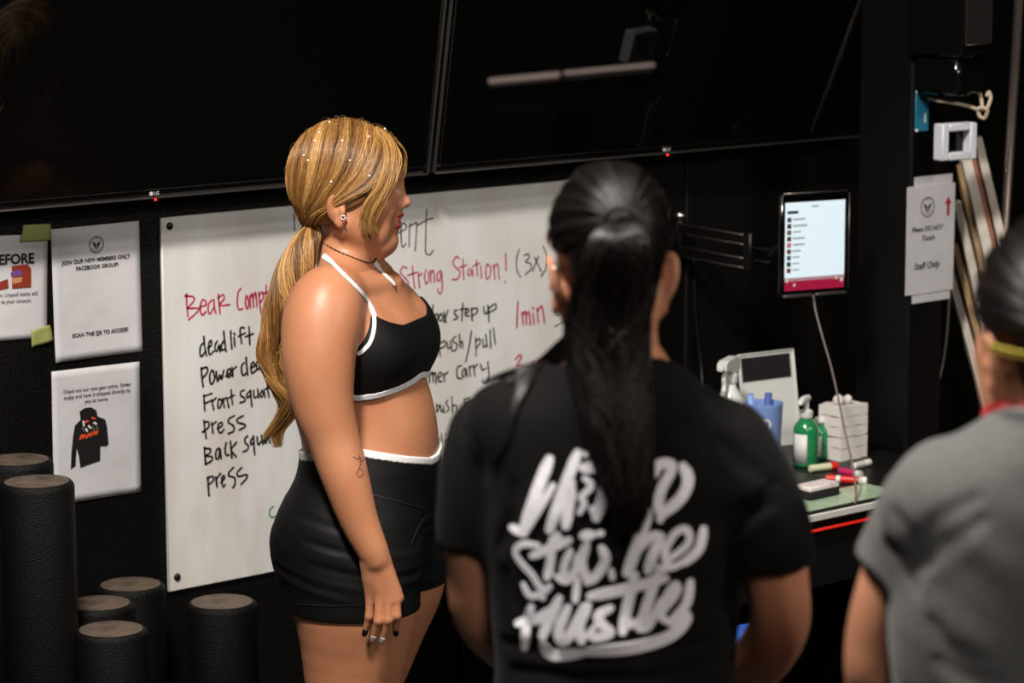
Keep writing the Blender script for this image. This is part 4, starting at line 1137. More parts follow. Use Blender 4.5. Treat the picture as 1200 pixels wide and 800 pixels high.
def trainer_hair(root, F, Hd, base):
    hc = np.array([-0.003, 0, 0.052]); hr = np.array([0.107, 0.086, 0.109])
    C = Field(axis((Hd.o[0] - 0.14, Hd.o[0] + 0.14, 0.003)), axis((Hd.o[1] - 0.12, Hd.o[1] + 0.12, 0.003)), axis((Hd.o[2] - 0.08, Hd.o[2] + 0.18, 0.003)))
    C.ell(Hd, hc, hr)
    X, Y, Z = C.full(); dx, dy = X - Hd.o[0], Y - Hd.o[1]
    lx = dx * Hd.R[0, 0] + dy * Hd.R[0, 1]; ly = np.abs(dx * Hd.R[1, 0] + dy * Hd.R[1, 1]); lz = Z - Hd.o[2]
    zb = np.interp(lx, [-.12, -.075, -.03, .01, .04, .06, .08, .10], [-.020, -.040, -.034, -.004, .012, .034, .062, .10])
    zb = np.where(lx > 0.05, np.maximum(zb, 0.118 - 1.3 * np.maximum(ly - 0.03, 0)), zb)
    C.D = np.maximum(C.D, 0.8 * (zb - lz)).astype(np.float32)
    V, Q = C.mesh(2)
    hair = mesh_obj('hair', V, Q, M['hair_blonde_base'], root, base)
    tie = np.array([-0.071, -0.010, -0.036])
    G = [[(.090, -.012, .125), (.096, -.055, .088), (.068, -.085, .042), (.018, -.09, .020), (-.035, -.074, -.008), tie],
         [(.065, -.008, .150), (.072, -.062, .112), (.045, -.088, .055), (.002, -.09, .022), (-.045, -.068, -.010), tie],
         [(.02, -.005, .163), (.03, -.06, .13), (.015, -.088, .07), (-.02, -.088, .025), (-.055, -.06, -.012), tie],
         [(-.03, -.002, .158), (-.035, -.055, .12), (-.045, -.075, .07), (-.06, -.07, .025), (-.072, -.045, -.012), tie],
         [(-.07, 0, .135), (-.09, -.038, .10), (-.10, -.042, .05), (-.10, -.035, .01), (-.088, -.022, -.02), tie],
         [(-.09, 0.002, .110), (-.108, -.006, .08), (-.112, -.006, .04), (-.108, -.006, .005), (-.092, -.006, -.02), tie]]
    def lay(g, lift):
        q = spline(g, 4); n = len(q)
        d = (q - hc) / hr; l = np.linalg.norm(d, axis=1)[:, None]
        w = np.clip((np.arange(n) / (n - 1) - 0.72) / 0.25, 0, 1)[:, None]
        on = hc + d / l * hr * (1 + lift)
        return on * (1 - w) + (q + (rng.normal(0, .0042, 3))[None] ) * w
    paths = []; tones = []
    for side, cnt in ((-1, 1700), (1, 900)):
        for i in range(cnt):
            s = rng.random(); g = guide_mix(G, s) + rng.normal(0, 0.0022, (6, 3)); g[0] += rng.normal(0, .004, 3)
            p = lay(g, 0.012 + 0.05 * rng.random() ** 1.5)
            p[:, 1] *= -side if side > 0 else 1
            paths.append(Hd.P(p)); tones.append(np.clip(clump(s, 31) + rng.normal(0, .16), 0, 1))
    rad = 0.00075 * np.interp(np.linspace(0, 1, len(paths[0])), [0, .1, .85, 1], [.6, 1, 1, .8])
    strands('strands', paths, rad, M['hair_blonde'], hair, base, tones)
    # locks hanging in front of the ears
    L_ = [[(.092, -.010, .126), (.108, -.040, .096), (.104, -.062, .055), (.086, -.074, .015), (.068, -.074, -.018), (.060, -.066, -.045)],
          [(.080, -.012, .138), (.100, -.055, .100), (.092, -.076, .050), (.070, -.084, .012), (.056, -.080, -.018), (.056, -.070, -.044)],
          [(.060, -.012, .150), (.086, -.066, .104), (.074, -.088, .048), (.050, -.091, .014), (.040, -.086, -.014), (.046, -.076, -.040)]]
    paths = []; tones = []
    for side, cnt in ((-1, 760), (1, 400)):
        for i in range(cnt):
            s = rng.random(); g = guide_mix(L_, s) + rng.normal(0, .0016, (6, 3)); g[-1] += rng.normal(0, .005, 3); g[:, 1] -= 0.004 * rng.random()
            g[:, 1] *= -side; 
            if side < 0: pass
            g[:, 1] = side * np.abs(g[:, 1])
            paths.append(Hd.P(spline(g, 4))); tones.append(np.clip(clump(s, 17) + 0.12 + rng.normal(0, .15), 0, 1))
    rad = 0.0007 * np.interp(np.linspace(0, 1, len(paths[0])), [0, .1, .7, 1], [.7, 1, 1, .25])
    strands('front_locks', paths, rad, M['hair_blonde'], hair, base, tones)
    # ponytail
    A = [(369, 259, 5.362, 7), (358, 279, 5.335, 17), (345, 312, 5.315, 24), (333, 350, 5.30, 24), (322, 388, 5.295, 18), (315, 418, 5.295, 11), (320, 443, 5.295, 9), (332, 460, 5.295, 9), (338, 475, 5.30, 9), (328, 493, 5.30, 8), (315, 512, 5.30, 4)]
    Bp = [(369, 259, 5.362, 7), (360, 279, 5.335, 17), (350, 312, 5.315, 22), (341, 350, 5.305, 18), (333, 390, 5.30, 12), (331, 425, 5.30, 8), (337, 450, 5.30, 7), (343, 470, 5.30, 7), (338, 488, 5.305, 6), (326, 505, 5.305, 6), (326, 524, 5.305, 3)]
    paths = []; tones = []
    for cnt, gl in ((1000, A), (520, Bp)):
        c = spline([cf(x, y, D) for x, y, D, w in gl], 4); w = np.interp(np.linspace(0, 1, len(c)), np.linspace(0, 1, len(gl)), [g[3] for g in gl]) * 0.00160
        t = np.linspace(0, 1, len(c))
        for i in range(cnt):
            a = rng.random() * 2 * math.pi; q = math.sqrt(rng.random()); tw = 1.6 + rng.normal(0, .25)
            an = a + tw * t * 2 + 0.5 * np.sin(t * 9 + a); cl = int(a * 2.2) + 7 * int(q * 2.9)
            cut = 1.0 - 0.16 * rng.random() ** 2
            ox = w * q * np.cos(an); od = w * q * np.sin(an) * 0.72
            wv = np.sin(t * (11 + 1.7 * (cl % 5)) + cl * 2.1) * np.clip(t * 3, 0, 1) * (0.004 + 0.0012 * (cl % 4))
            p = c + np.stack([ox + wv, od + 0.5 * wv, 0.15 * ox], -1) + (rng.normal(0, .0010, 3)) * t[:, None]
            k = np.linspace(0, (len(c) - 1) * cut, len(c)); p = np.stack([np.interp(k, np.arange(len(c)), p[:, j]) for j in range(3)], -1)
            paths.append(p); tones.append(np.clip(0.40 + 0.28 * math.sin(2.9 * cl + 1) + 0.10 * q + rng.normal(0, .15), 0, 1))
    rad = 0.0008 * np.interp(np.linspace(0, 1, len(paths[0])), [0, .1, .75, 1], [.8, 1, .9, .2])
    pt = strands('ponytail', paths, rad, M['hair_blonde'], hair, base, tones)
    # fly-away hairs over the crown and beside the tail
    paths = []
    for i in range(46):
        th = rng.uniform(0.15, 2.9); y0 = rng.uniform(-.05, .05)
        d = np.array([math.cos(th), y0 / .086, math.sin(th)]); d /= np.linalg.norm(d)
        p0 = hc + d * hr; v = np.array([-0.6 * math.sin(th), 0, 0.5 * math.cos(th)]) * rng.choice([-1, 1])
        t = np.linspace(0, 1, 10)[:, None]; Ln = rng.uniform(.012, .034)
        paths.append(Hd.P(p0 + d * 0.010 * np.sin(t * 2.6) + v * Ln * t * 1.5))
    strands('stray_hairs', paths, 0.00028 * np.linspace(1, .5, 10), M['hair_blonde'], hair, base)
    a, b = cf(371, 255, 5.366), cf(362, 270, 5.355)
    tq = np.linspace(0, 1, 7)[:, None]
    MB().tube(a + (b - a) * tq - base, [0.011, .0128, .0135, .0138, .0135, .0128, .011], 16).build('hair_tie', M['hair_tie'], hair, smooth=True)
    # pearls set in the hair
    for px, py in ((451, 151), (432, 160), (401, 165), (410, 188), (433, 206), (374, 155), (369, 165), (356, 182), (361, 188), (386, 143), (361, 265), (388, 213)):
        v = ray(px, py); v = np.array([v @ RT, v @ FH, v[2]]); o = np.array([0, 0, H])
        lo = (Hd.L(o) - hc) / (hr * 1.06); ld = (v @ Hd.R.T) / (hr * 1.06)
        A_q, B_q, C_q = ld @ ld, 2 * lo @ ld, lo @ lo - 1; disc = B_q * B_q - 4 * A_q * C_q
        t = (-B_q - math.sqrt(disc)) / (2 * A_q) if disc > 0 else -B_q / (2 * A_q)
        MB().lathe([(0.0001, -.0024), (.0017, -.0017), (.0024, 0), (.0017, .0017), (.0001, .0024)], 12, c=o + v * t - base).build('hair_pearl', M['pearl'], hair, smooth=True)




TR, TRF, TRT, TRB, TRH, TRbase = build_trainer()
# ------------------------------------------------------------------ the two people in the foreground, seen from behind
M['shirt_black'] = mat('black_cotton', (8, 7, 6), 0.85, spec=0.12, sheen=0.02, bump=(700, 0.25, 0.001), noise=(6, (11, 10, 9), 0.3, 0.7))
M['shirt_grey'] = mat('grey_cotton', (98, 97, 96), 0.9, spec=0.15, sheen=0.1, bump=(700, 0.25, 0.001), noise=(260, (80, 79, 78), 0.35, 0.65))
M['shirt_print'] = mat('white_shirt_print', (232, 230, 236), 0.7, noise=(190, (200, 198, 206), 0.5, 0.75))
M['leggings'] = mat('black_leggings', (16, 15, 16), 0.7)
M['hair_black'] = hair_mat('black_hair', (7, 6, 5), (14, 11, 10), (28, 22, 18), 0.33, spec=0.35)
M['hair_black_base'] = mat('black_hair_base', (11, 9, 8), 0.55)
M['tie_black'] = mat('black_hair_tie', (10, 9, 9), 0.9)
M['band_yellow'] = mat('yellow_elastic', (196, 178, 70), 0.6)
M['lanyard_red'] = mat('red_neck_strap', (176, 28, 30), 0.6)

def person_body(base, psi, hd, neck_px, arms, legs_y=0.09, waist=1.06, shirt_rows=None, zmax=1.75, shoulder_z=1.40, sh_half=0.165, hem_z=0.86, shirt_mat=None, sleeves=None, wrinkle=0.004, seedz=0.0, torso_k=1.0, ek=1.0, eo=0.0, ez=0.0, flare=12, lift=(0, 0)):
    """body, shirt and leggings of a standing person; arms: lists of (C point, radius)"""
    B = Frame(base, psi)
    xs, ys = [], []
    pts = np.array([p for a in arms for p, r in a])
    lo = np.minimum(pts.min(0), [base[0] - 0.26, base[1] - 0.22, 0]) - 0.09; hi = np.maximum(pts.max(0), [base[0] + 0.26, base[1] + 0.22, 0]) + 0.09
    F = Field(axis((lo[0], hi[0], 0.0036)), axis((lo[1], hi[1], 0.0036)), axis((-0.01, 0.75, 0.008), (0.75, 1.46, 0.0045), (1.46, zmax, 0.0026)))
    F.loft(B, [(z, cx, a * torso_k, b * torso_k, 0, w * torso_k) for z, cx, a, b, w in shirt_rows], n=2.3)
    for s in (-1, 1):
        F.ell(B, (-0.05, s * 0.085, 0.85), (0.10, 0.10, 0.12), 0.05)
        F.chain([B.P(0.0, s * legs_y, 0.86), B.P(0.005, s * legs_y, 0.66), B.P(0.0, s * legs_y, 0.47), B.P(-0.02, s * legs_y, 0.33), B.P(-0.03, s * legs_y, 0.09)], [0.112, 0.092, 0.062, 0.056, 0.040], 0.02, sub=3)
        F.cone(B.P(-0.055, s * legs_y, 0.042), B.P(0.12, s * legs_y, 0.030), 0.040, 0.030, 0.02)
    legs = F.like()
    nb, nt = neck_px
    F.cone(nb, nt, 0.060, 0.055, 0.02)
    for s in (-1, 1):
        F.cone(nb + np.array([0, 0, -0.035 + lift[s > 0]]), B.P(0, s * (sh_half - 0.02), shoulder_z - 0.005 + lift[s > 0]), 0.048, 0.047, 0.045)
    S = F.like()
    for i, a in enumerate(arms):
        F.chain([p for p, r in a], [r for p, r in a], 0.006, k0=0.03, sub=4)
    Hh = F.like(); Hh.D[:] = 0.08
    head(Hh, hd, ek=ek, eo=eo, ez=ez, flare=flare)
    F.D[:] = smin(F.D, Hh.D, 0.025)
    return B, F, S, legs

def simple_hand(F, wrist, direc, side, nrm, k=1.0):
    """a relaxed, half-curled hand: palm, four bent fingers of unequal length, thumb from the side of the palm"""
    d = np.array(direc, float); d /= np.linalg.norm(d); n = np.array(nrm, float); n -= d * (n @ d); n /= np.linalg.norm(n); b = np.cross(n, d) * side
    w = np.array(wrist, float)
    P = lambda x, y, z: w + k * (x * d + y * b + z * n)
    q0 = np.minimum.reduce([P(x, y, z) for x in (-.02, .2) for y in (-.08, .08) for z in (-.08, .06)]) - 0.02
    q1 = np.maximum.reduce([P(x, y, z) for x in (-.02, .2) for y in (-.08, .08) for z in (-.08, .06)]) + 0.02
    f = F.crop(q0, q1); f.D[:] = 0.08
    ys = (-0.030, -0.010, 0.010, 0.029); ln = (0.060, 0.072, 0.078, 0.070); kn = (0.078, 0.086, 0.088, 0.084)
    for y, K_ in zip(ys, kn): f.cone(P(0, y * 0.5, 0), P(K_, y, 0), 0.0155 * k, 0.0115 * k, 0.010)
    g = f.like(); g.D[:] = 0.08
    for y, L_, K_ in zip(ys, ln, kn):
        e = f.like(); e.D[:] = 0.08
        c = [P(K_, y, 0), P(K_ + L_ * 0.42, y * 0.98, -0.016), P(K_ + L_ * 0.62, y * 0.95, -0.038), P(K_ + L_ * 0.60, y * 0.92, -0.058)]
        e.chain(c, [0.0098 * k, 0.0088 * k, 0.0080 * k, 0.0066 * k], 0.003); g.D = np.minimum(g.D, e.D)
    e = f.like(); e.D[:] = 0.08
    e.chain([P(0.022, 0.018, -0.010), P(0.052, 0.046, -0.026), P(0.082, 0.050, -0.042), P(0.104, 0.040, -0.054)], [0.0150 * k, 0.0120 * k, 0.0105 * k, 0.0080 * k], 0.006)
    g.D = np.minimum(g.D, e.D)
    f.D = smin(f.D, g.D, 0.004)
    q = F.sl(q0, q1); F.D[q] = smin(F.D[q], f.D, 0.010)

def shirt_from(S, B, arms, sleeve_end, rows_off, hem_z, wrinkle, neck, neck_r, sub=0.0045, arm_off=0.008, seed=0.0):
    """T-shirt: the torso's surface let out, with open sleeves, folds and a round neckline"""
    W = S.like()
    W.D = (S.D - rows_off).astype(np.float32)
    for a, (t_end, r_add) in zip(arms, sleeve_end):
        q = spline(np.array([np.append(p, r) for p, r in a]), 6)
        L_ = np.concatenate([[0], np.cumsum(np.linalg.norm(np.diff(q[:, :3], axis=0), axis=1))])
        k = L_ <= t_end + 0.03
        SL = W.like(); SL.D[:] = 0.08
        pts = q[k]; add = np.linspace(0.011, r_add, len(pts))
        SL.chain(list(pts[:, :3]), list(pts[:, 3] + add), 0.004)
        i = int(np.argmin(np.abs(L_ - t_end))); c = q[i, :3]; ax = q[min(i + 1, len(q) - 1), :3] - q[i - 1, :3]; ax /= np.linalg.norm(ax)
        X, Y, Z = SL.full()
        SL.D = np.maximum(SL.D, ((X - c[0]) * ax[0] + (Y - c[1]) * ax[1] + (Z - c[2]) * ax[2]).astype(np.float32))
        W.D = smin(W.D, SL.D, 0.022)
    X, Y, Z = W.full()
    n = vnoise(X * 7 + seed, Y * 7, Z * 10 + X * 8) * 0.75 + vnoise(X * 16 + 5 + seed, Y * 16, Z * 30 + X * 22) * 0.35
    W.D = (W.D + wrinkle * n).astype(np.float32)
    W.D = np.maximum(W.D, hem_z - Z)
    # neckline
    c, ax = neck
    tt = (X - c[0]) * ax[0] + (Y - c[1]) * ax[1] + (Z - c[2]) * ax[2]
    rr = np.sqrt(np.maximum((X - c[0] - tt * ax[0]) ** 2 + (Y - c[1] - tt * ax[1]) ** 2 + (Z - c[2] - tt * ax[2]) ** 2, 0))
    W.D = np.maximum(W.D, np.minimum(tt, 0.3)).astype(np.float32)
    return W

def crease(W, lines):
    """cloth folds: soft grooves along lines of the visible side"""
    for r, st in lines:
        px = spline(st, 5); h = np.array([W.hit(x, y, 0) for x, y in px]); n = len(h); rr = 1.1 * r * np.sin(np.linspace(0.25, 2.9, n)); h = h + W.normal(h, .008) * (rr * 0.75)[:, None]
        T_ = W.like(); T_.D[:] = 0.08
        T_.chain(list(h), list(np.maximum(rr, .0005)), 0.002); W.D = (-smin(-W.D, T_.D, 0.014)).astype(np.float32)

def dark_hair_cap(hd, base, root, tie, hr=(0.106, 0.086, 0.106), hc=(-0.006, 0, 0.050), zb=None, cnt=1500, matn='hair_black', lift=0.05, mid_drop=0.0):
    hc = np.array(hc); hr = np.array(hr)
    e = 0.15 * hd.k
    C = Field(axis((hd.o[0] - e, hd.o[0] + e, 0.003)), axis((hd.o[1] - e, hd.o[1] + e, 0.003)), axis((hd.o[2] - 0.10, hd.o[2] + 0.20, 0.003)))
    C.ell(hd, hc, hr)
    C.ell(hd, (-0.055, 0, -0.030), (0.050, 0.056, 0.050), 0.03)
    X, Y, Z = C.full()
    R = hd.R; d = (X - hd.o[0], Y - hd.o[1], Z - hd.o[2])
    lx, ly, lz = [sum(R[i, j] * d[j] for j in range(3)) / hd.k for i in range(3)]
    zbv = np.interp(lx, [-.12, -.06, -.035, -.018, .0, .03, .06, .08, .10], [-.075, -.070, -.045, -.010, .036, .040, .050, .07, .10])
    zbv = np.where(lx > 0.05, np.maximum(zbv, 0.112 - 1.2 * np.maximum(np.abs(ly) - 0.035, 0)), zbv)
    zbv = np.where(lx < 0.02, np.maximum(zbv, np.minimum((np.abs(ly) - 0.056) * 3.5 - 0.012, 0.035)), zbv)
    C.D = np.maximum(C.D, 0.6 * hd.k * (zbv - lz)).astype(np.float32)
    V, Q = C.mesh(2)
    hair = mesh_obj('hair', V, Q, M['hair_black_base'], root, base)
    tie = np.array(tie, float); paths = []; tones = []
    td = (tie - hc) / hr; td /= np.linalg.norm(td)
    for i in range(cnt):
        # roots along the hairline and over the crown, all combed to the tie
        a = rng.uniform(-math.pi, math.pi); el = rng.uniform(0, 1)
        # ring around the tie direction
        u = np.cross(td, [0, 1, 0]); u /= np.linalg.norm(u); v = np.cross(td, u)
        ang = math.radians(rng.uniform(35, 125))
        r0 = math.cos(ang) * td + math.sin(ang) * (math.cos(a) * u + math.sin(a) * v)
        p0 = hc + r0 * hr
        zlim = np.interp(p0[0], [-.12, -.06, -.035, -.018, .0, .03, .06, .08, .10], [-.070, -.065, -.040, -.006, .040, .044, .055, .075, .105])
        if p0[0] < 0.02: zlim = max(zlim, min((abs(p0[1]) - 0.056) * 3.5 - 0.008, 0.04))
        if p0[2] < zlim: continue
        t = np.linspace(0, 1, 16)
        ph = ang * (1 - t) + 0.055 * t
        dirs = np.cos(ph)[:, None] * td + np.sin(ph)[:, None] * (math.cos(a) * u + math.sin(a) * v)
        lf = 1 + 0.008 + 0.5 * lift * rng.random() ** 2 + 0.035 * abs(math.sin(a * 8 + 2 * math.sin(3 * a))) + 0.07 * np.clip((t - 0.82) / 0.18, 0, 1)
        p = hc + dirs * hr * np.atleast_1d(lf)[:, None] + rng.normal(0, .0008, 3)
        paths.append(hd.P(p)); tones.append(np.clip(0.5 + 0.4 * math.sin(a * 17) * math.sin(a * 5 + 1) + rng.normal(0, .15), 0, 1))
    strands('strands', paths, 0.0013 * np.interp(np.linspace(0, 1, 16), [0, .1, .85, 1], [.4, 1, 1, .8]), M[matn], hair, base, tones)
    return hair

# ---- woman with the long dark ponytail
def build_ponytail_woman():
    D = 3.5
    cx = cf(722, 470, D)[0]
    psi = math.radians(97)
    base = np.array([cx, D, 0.0])
    tor = [(1.475, -0.022, .058, .060, .062), (1.440, -0.020, .072, .074, .092), (1.395, -0.010, .088, .090, .130), (1.34, 0, .104, .104, .152), (1.26, 0.004, .118, .104, .160), (1.15, 0.004, .112, .096, .146), (1.06, 0.004, .108, .094, .142), (0.96, 0.0, .112, .108, .160), (0.86, -0.004, .112, .120, .176), (0.78, -0.004, .105, .115, .172)]
    hd = Frame(cf(714, 322, D - 0.015), math.radians(99), k=0.885)
    neck = (cf(718, 455, D + 0.02), cf(717, 350, D + 0.0))
    ra = [(cf(858, 526, D - .01), .041), (cf(879, 568, D - .02), .045), (cf(900, 615, D - .02), .043), (cf(910, 675, D - .01), .039), (cf(914, 728, D + .01), .037), (cf(896, 765, D + .08), .037), (cf(868, 796, D + .15), .032), (cf(826, 815, D + .20), .026)]
    la = [(cf(576, 510, D + .03), .044), (cf(568, 558, D + .02), .047), (cf(560, 615, D + .02), .042), (cf(560, 670, D + .03), .038), (cf(564, 718, D + .05), .036), (cf(592, 752, D + .12), .035), (cf(630, 780, D + .18), .031), (cf(674, 800, D + .22), .026)]
    arms = [ra, la]
    B, F, S, legs = person_body(base, psi, hd, neck, arms, shirt_rows=tor, zmax=1.76, shoulder_z=1.362, sh_half=0.155, ek=1.28, eo=0.0, ez=-0.009, flare=34, lift=(0, 0.034))
    simple_hand(F, ra[-1][0], ra[-1][0] - ra[-2][0], 1, np.array([0.2, 1.0, 0.2]))
    simple_hand(F, la[-1][0], la[-1][0] - la[-2][0], -1, np.array([-0.2, 1.0, 0.2]))
    root = empty('person', from_c(base[None])[0], -AZ)
    tag(root, 'dark-haired woman seen from behind in a black shirt with white script lettering', 'person')
    V, Q = F.mesh(3); body = mesh_obj('body', V, Q, M['skin_olive'], root, base)
    face_parts(body, hd, base, M['skin_olive'])
    # leggings and shoes
    G = legs.crop((-9, -9, -1), (9, 9, 1.0)); X, Y, Z = G.full()
    G2 = G.like(); G2.D = np.maximum(np.maximum(G.D - 0.004, Z - 0.96), 0.11 - Z).astype(np.float32); Vg, Qg = G2.mesh(1); mesh_obj('leggings', Vg, Qg, M['leggings'], root, base)
    fy = (X - base[0]) * B.R[1, 0] + (Y - base[1]) * B.R[1, 1]
    for s in (-1, 1):
        G2 = G.like(); G2.D = np.maximum(np.maximum(np.maximum(G.D - 0.006, Z - 0.085), 0.001 - Z), -s * fy).astype(np.float32); Vg, Qg = G2.mesh(1); mesh_obj('shoe', Vg, Qg, M['shoe'], root, base)
    nk = cf(718, 436, D + 0.01); nax = np.array([0.0, 0.35, 0.94])
    W = shirt_from(S, B, arms, [(0.150, 0.010), (0.143, 0.010)], 0.012, 0.86, 0.0045, (nk, nax), 0.07)
    crease(W, [(.007, [(846, 516), (868, 540), (893, 556)]), (.006, [(908, 566), (890, 590), (868, 600)]), (.006, [(866, 620), (880, 600), (905, 590)]), (.005, [(545, 500), (560, 530), (566, 560)]),
               (.006, [(585, 640), (600, 610), (604, 570)]), (.006, [(590, 752), (660, 768), (740, 770), (830, 752)]), (.006, [(600, 785), (700, 796), (800, 790), (860, 770)]), (.005, [(620, 735), (600, 700), (592, 670)]), (.006, [(860, 735), (850, 700), (856, 660)]), (.005, [(800, 450), (820, 480), (826, 520)])])
    Vs, Qs = W.mesh(2); shirt = mesh_obj('t_shirt', Vs, Qs, M['shirt_black'], root, base)
    # white brush lettering across the back
    sc = 2.76; fx, fy_ = 590, 500
    def brush(strokes):
        mb = MB()
        for w, st in strokes:
            px = spline(st, 7)
            h = np.array([W.hit(fx + x / sc, fy_ + y / sc, 0.0) for x, y in px]); nr = W.normal(h, 0.008)
            for _ in range(2): h[1:-1] = 0.25 * h[:-2] + 0.5 * h[1:-1] + 0.25 * h[2:]
            n = len(h); ww = w / sc * 0.00104 * 0.66 * np.interp(np.linspace(0, 1, n), [0, .12, .85, 1], [.75, 1, 1, .8])
            mb.ribbon(h - base + nr * 0.0012, nr, ww, 0.0012)
        return mb
    row1 = [(30, [(150,106),(110,205),(66,335)]), (22, [(28,325),(50,335),(70,345)]), (20, [(66,345),(100,290),(160,190)]), (27, [(240,85),(195,200),(150,330)]), (17, [(150,325),(175,270),(225,180)]),
            (27, [(222,205),(210,260),(202,318)]), (27, [(258,132),(300,130)]), (16, [(262,165),(286,190),(252,225),(262,245),(246,275)]), (27, [(336,122),(325,210),(300,292)]), (17, [(285,262),(302,292)]), (12, [(262,85),(266,92)]),
            (26, [(488,152),(500,122),(535,118),(542,140),(510,200),(500,255),(512,285)]), (30, [(580,128),(596,170),(575,225),(516,280)])]
    row2 = [(17, [(112,382),(62,378),(40,402),(60,440),(95,478),(118,515),(140,528)]), (17, [(66,508),(88,545),(128,535),(150,515)]), (22, [(95,415),(150,392),(212,366)]), (22, [(160,360),(152,440),(142,485)]), (18, [(172,345),(185,372)]),
            (20, [(216,400),(196,450),(202,498),(232,462),(240,418)]), (24, [(268,380),(252,440),(270,490)]), (24, [(318,392),(330,430),(300,480),(272,500)]), (26, [(258,352),(284,348)]), (16, [(306,345),(318,342)]), (18, [(240,490),(232,560)]), (16, [(348,462),(352,488)]),
            (16, [(170,480),(196,500)]), (16, [(125,548),(130,552)]), (30, [(466,270),(440,360),(400,470)]), (22, [(428,402),(478,352),(510,352)]), (27, [(508,356),(480,420),(468,462)]),
            (20, [(528,432),(596,376),(592,332),(556,340),(522,400),(534,452),(580,436)]), (26, [(580,438),(630,395),(645,332)]), (20, [(504,292),(506,300)]), (18, [(500,452),(520,462)])]
    row3 = [(28, [(282,546),(400,522),(520,488)]), (26, [(50,634),(110,620),(170,585)]), (24, [(92,582),(76,640),(70,712)]), (26, [(180,555),(150,620),(128,675)]), (26, [(208,585),(180,650),(188,692),(215,672),(262,582)]), (26, [(272,578),(245,640),(252,690)]), (14, [(255,690),(300,640)]),
            (24, [(345,585),(304,612),(326,645),(345,665),(300,680),(282,668)]), (27, [(425,478),(402,570),(384,660)]), (27, [(495,478),(465,570),(440,650)]), (22, [(440,652),(470,640),(510,560)]), (20, [(520,590),(562,530),(552,508),(524,550),(510,610),(540,632)]), (26, [(540,632),(590,570),(602,502)]),
            (24, [(400,640),(430,630)]), (30, [(132,702),(158,735),(248,730)]), (33, [(272,725),(420,712),(535,676),(586,625),(582,600)])]
    big = lambda q, x: min(p[0] for p in q[1]) > x
    for r, x in ((row1, 440), (row2, 360)):
        brush([q for q in r if not big(q, x)]).build('lettering', M['shirt_print'], shirt); brush([q for q in r if big(q, x)]).build('lettering', M['shirt_print'], shirt)
    brush(row3[:-2]).build('lettering', M['shirt_print'], shirt)
    for q in row3[-2:]: brush([q]).build('underline', M['shirt_print'], shirt)
    # hair: combed back into a low tie, the tail over the back
    tie = (-0.113, 0.004, 0.052)
    tl = hd.L(cf(727, 262, D - 0.102)); tie = (tl[0], tl[1], tl[2])
    hair = dark_hair_cap(hd, base, root, tie, hr=(0.106, 0.083, 0.106), cnt=2200)
    tc = cf(727, 262, D - 0.108)
    g = [(727, 258, -.102, 17), (726, 276, -.120, 32), (722, 305, -.122, 42), (716, 345, -.112, 48), (712, 390, -.112, 52), (714, 435, -.118, 50), (722, 490, -.130, 44), (731, 545, -.138, 36), (737, 590, -.142, 26), (736, 625, -.142, 14)]
    c = spline([cf(x, y, D + d) for x, y, d, w in g], 3); w = np.interp(np.linspace(0, 1, len(c)), np.linspace(0, 1, len(g)), [q[3] for q in g]) * 0.00105
    t = np.linspace(0, 1, len(c)); paths = []; tones = []
    for i in range(1500):
        a = rng.random() * 2 * math.pi; q = math.sqrt(rng.random()); cl = int(a * 2.5)
        an = a + 0.25 * np.sin(t * 5 + cl) + 0.3 * rng.normal() * np.sin(t * 14 + 3 * rng.random())
        ox = w * q * np.cos(an); od = np.minimum(w, 0.030) * q * np.sin(an) * 0.85
        cut = 1 - 0.22 * rng.random() ** 2
        p = c + np.stack([ox, od, 0 * ox], -1) + rng.normal(0, .0008, 3) * t[:, None]
        k = np.linspace(0, (len(c) - 1) * cut, len(c)); p = np.stack([np.interp(k, np.arange(len(c)), p[:, j]) for j in range(3)], -1)
        # keep the tail outside the back of the shirt
        d = W.at(p); pen = np.clip(0.004 - d, 0, 0.03) * (t > 0.35); p[:, 1] -= pen
        paths.append(p); tones.append(np.clip(0.45 + 0.35 * math.sin(cl * 3.3) + rng.normal(0, .16), 0, 1))
    strands('ponytail', paths, 0.0014 * np.interp(t, [0, .1, .8, 1], [.8, 1, .9, .25]), M['hair_black'], hair, base, tones)
    # the loose part that falls forward over her left shoulder
    paths = []
    for i in range(900):
        s = rng.random(); j = lambda k: rng.normal(0, k)
        a = [(680, 340), (672, 376), (652, 400), (617, 432), (574, 456)]; b = [(694, 385), (690, 420), (680, 452), (662, 480), (640, 510)]
        p = np.array([cf(x0 + (x1 - x0) * s + j(1.2), y0 + (y1 - y0) * s + j(1.2) + (3 if k else 0), D + dd - 0.02 * s) for k, ((x0, y0), (x1, y1), dd) in enumerate(zip(a, b, (-.015, -.02, -.02, -.01, .0)))])
        p = spline(p, 5)
        for _ in range(3):
            d = W.at(p); p = p + W.normal(p, .008) * np.clip(0.001 + 0.006 * rng.random() - d, 0, 0.03)[:, None]
        paths.append(p)
    strands('shoulder_hair', paths, 0.0015 * np.interp(np.linspace(0, 1, len(paths[0])), [0, .1, .7, 1], [.6, 1, .9, .2]), M['hair_black'], hair, base, 0.3 * rng.random(len(paths)))
    ring = [tc + np.array([0.021 * math.cos(a), -0.002, 0.017 * math.sin(a)]) for a in np.linspace(0, 2 * math.pi, 25)]
    MB().tube(np.array(ring) - base, 0.0062, 10, caps=False).build('hair_tie', M['tie_black'], hair, smooth=True)
    el = F.hit(651, 315, 0.001) - base
    er = MB().lathe([(0.0001, -.0035), (.003, -.002), (.0037, 0), (.003, .002), (.0001, .0035)], 14, c=el).build('earring', M['steel'], root, smooth=True)
    return F, W

PWF, PWW = build_ponytail_woman()

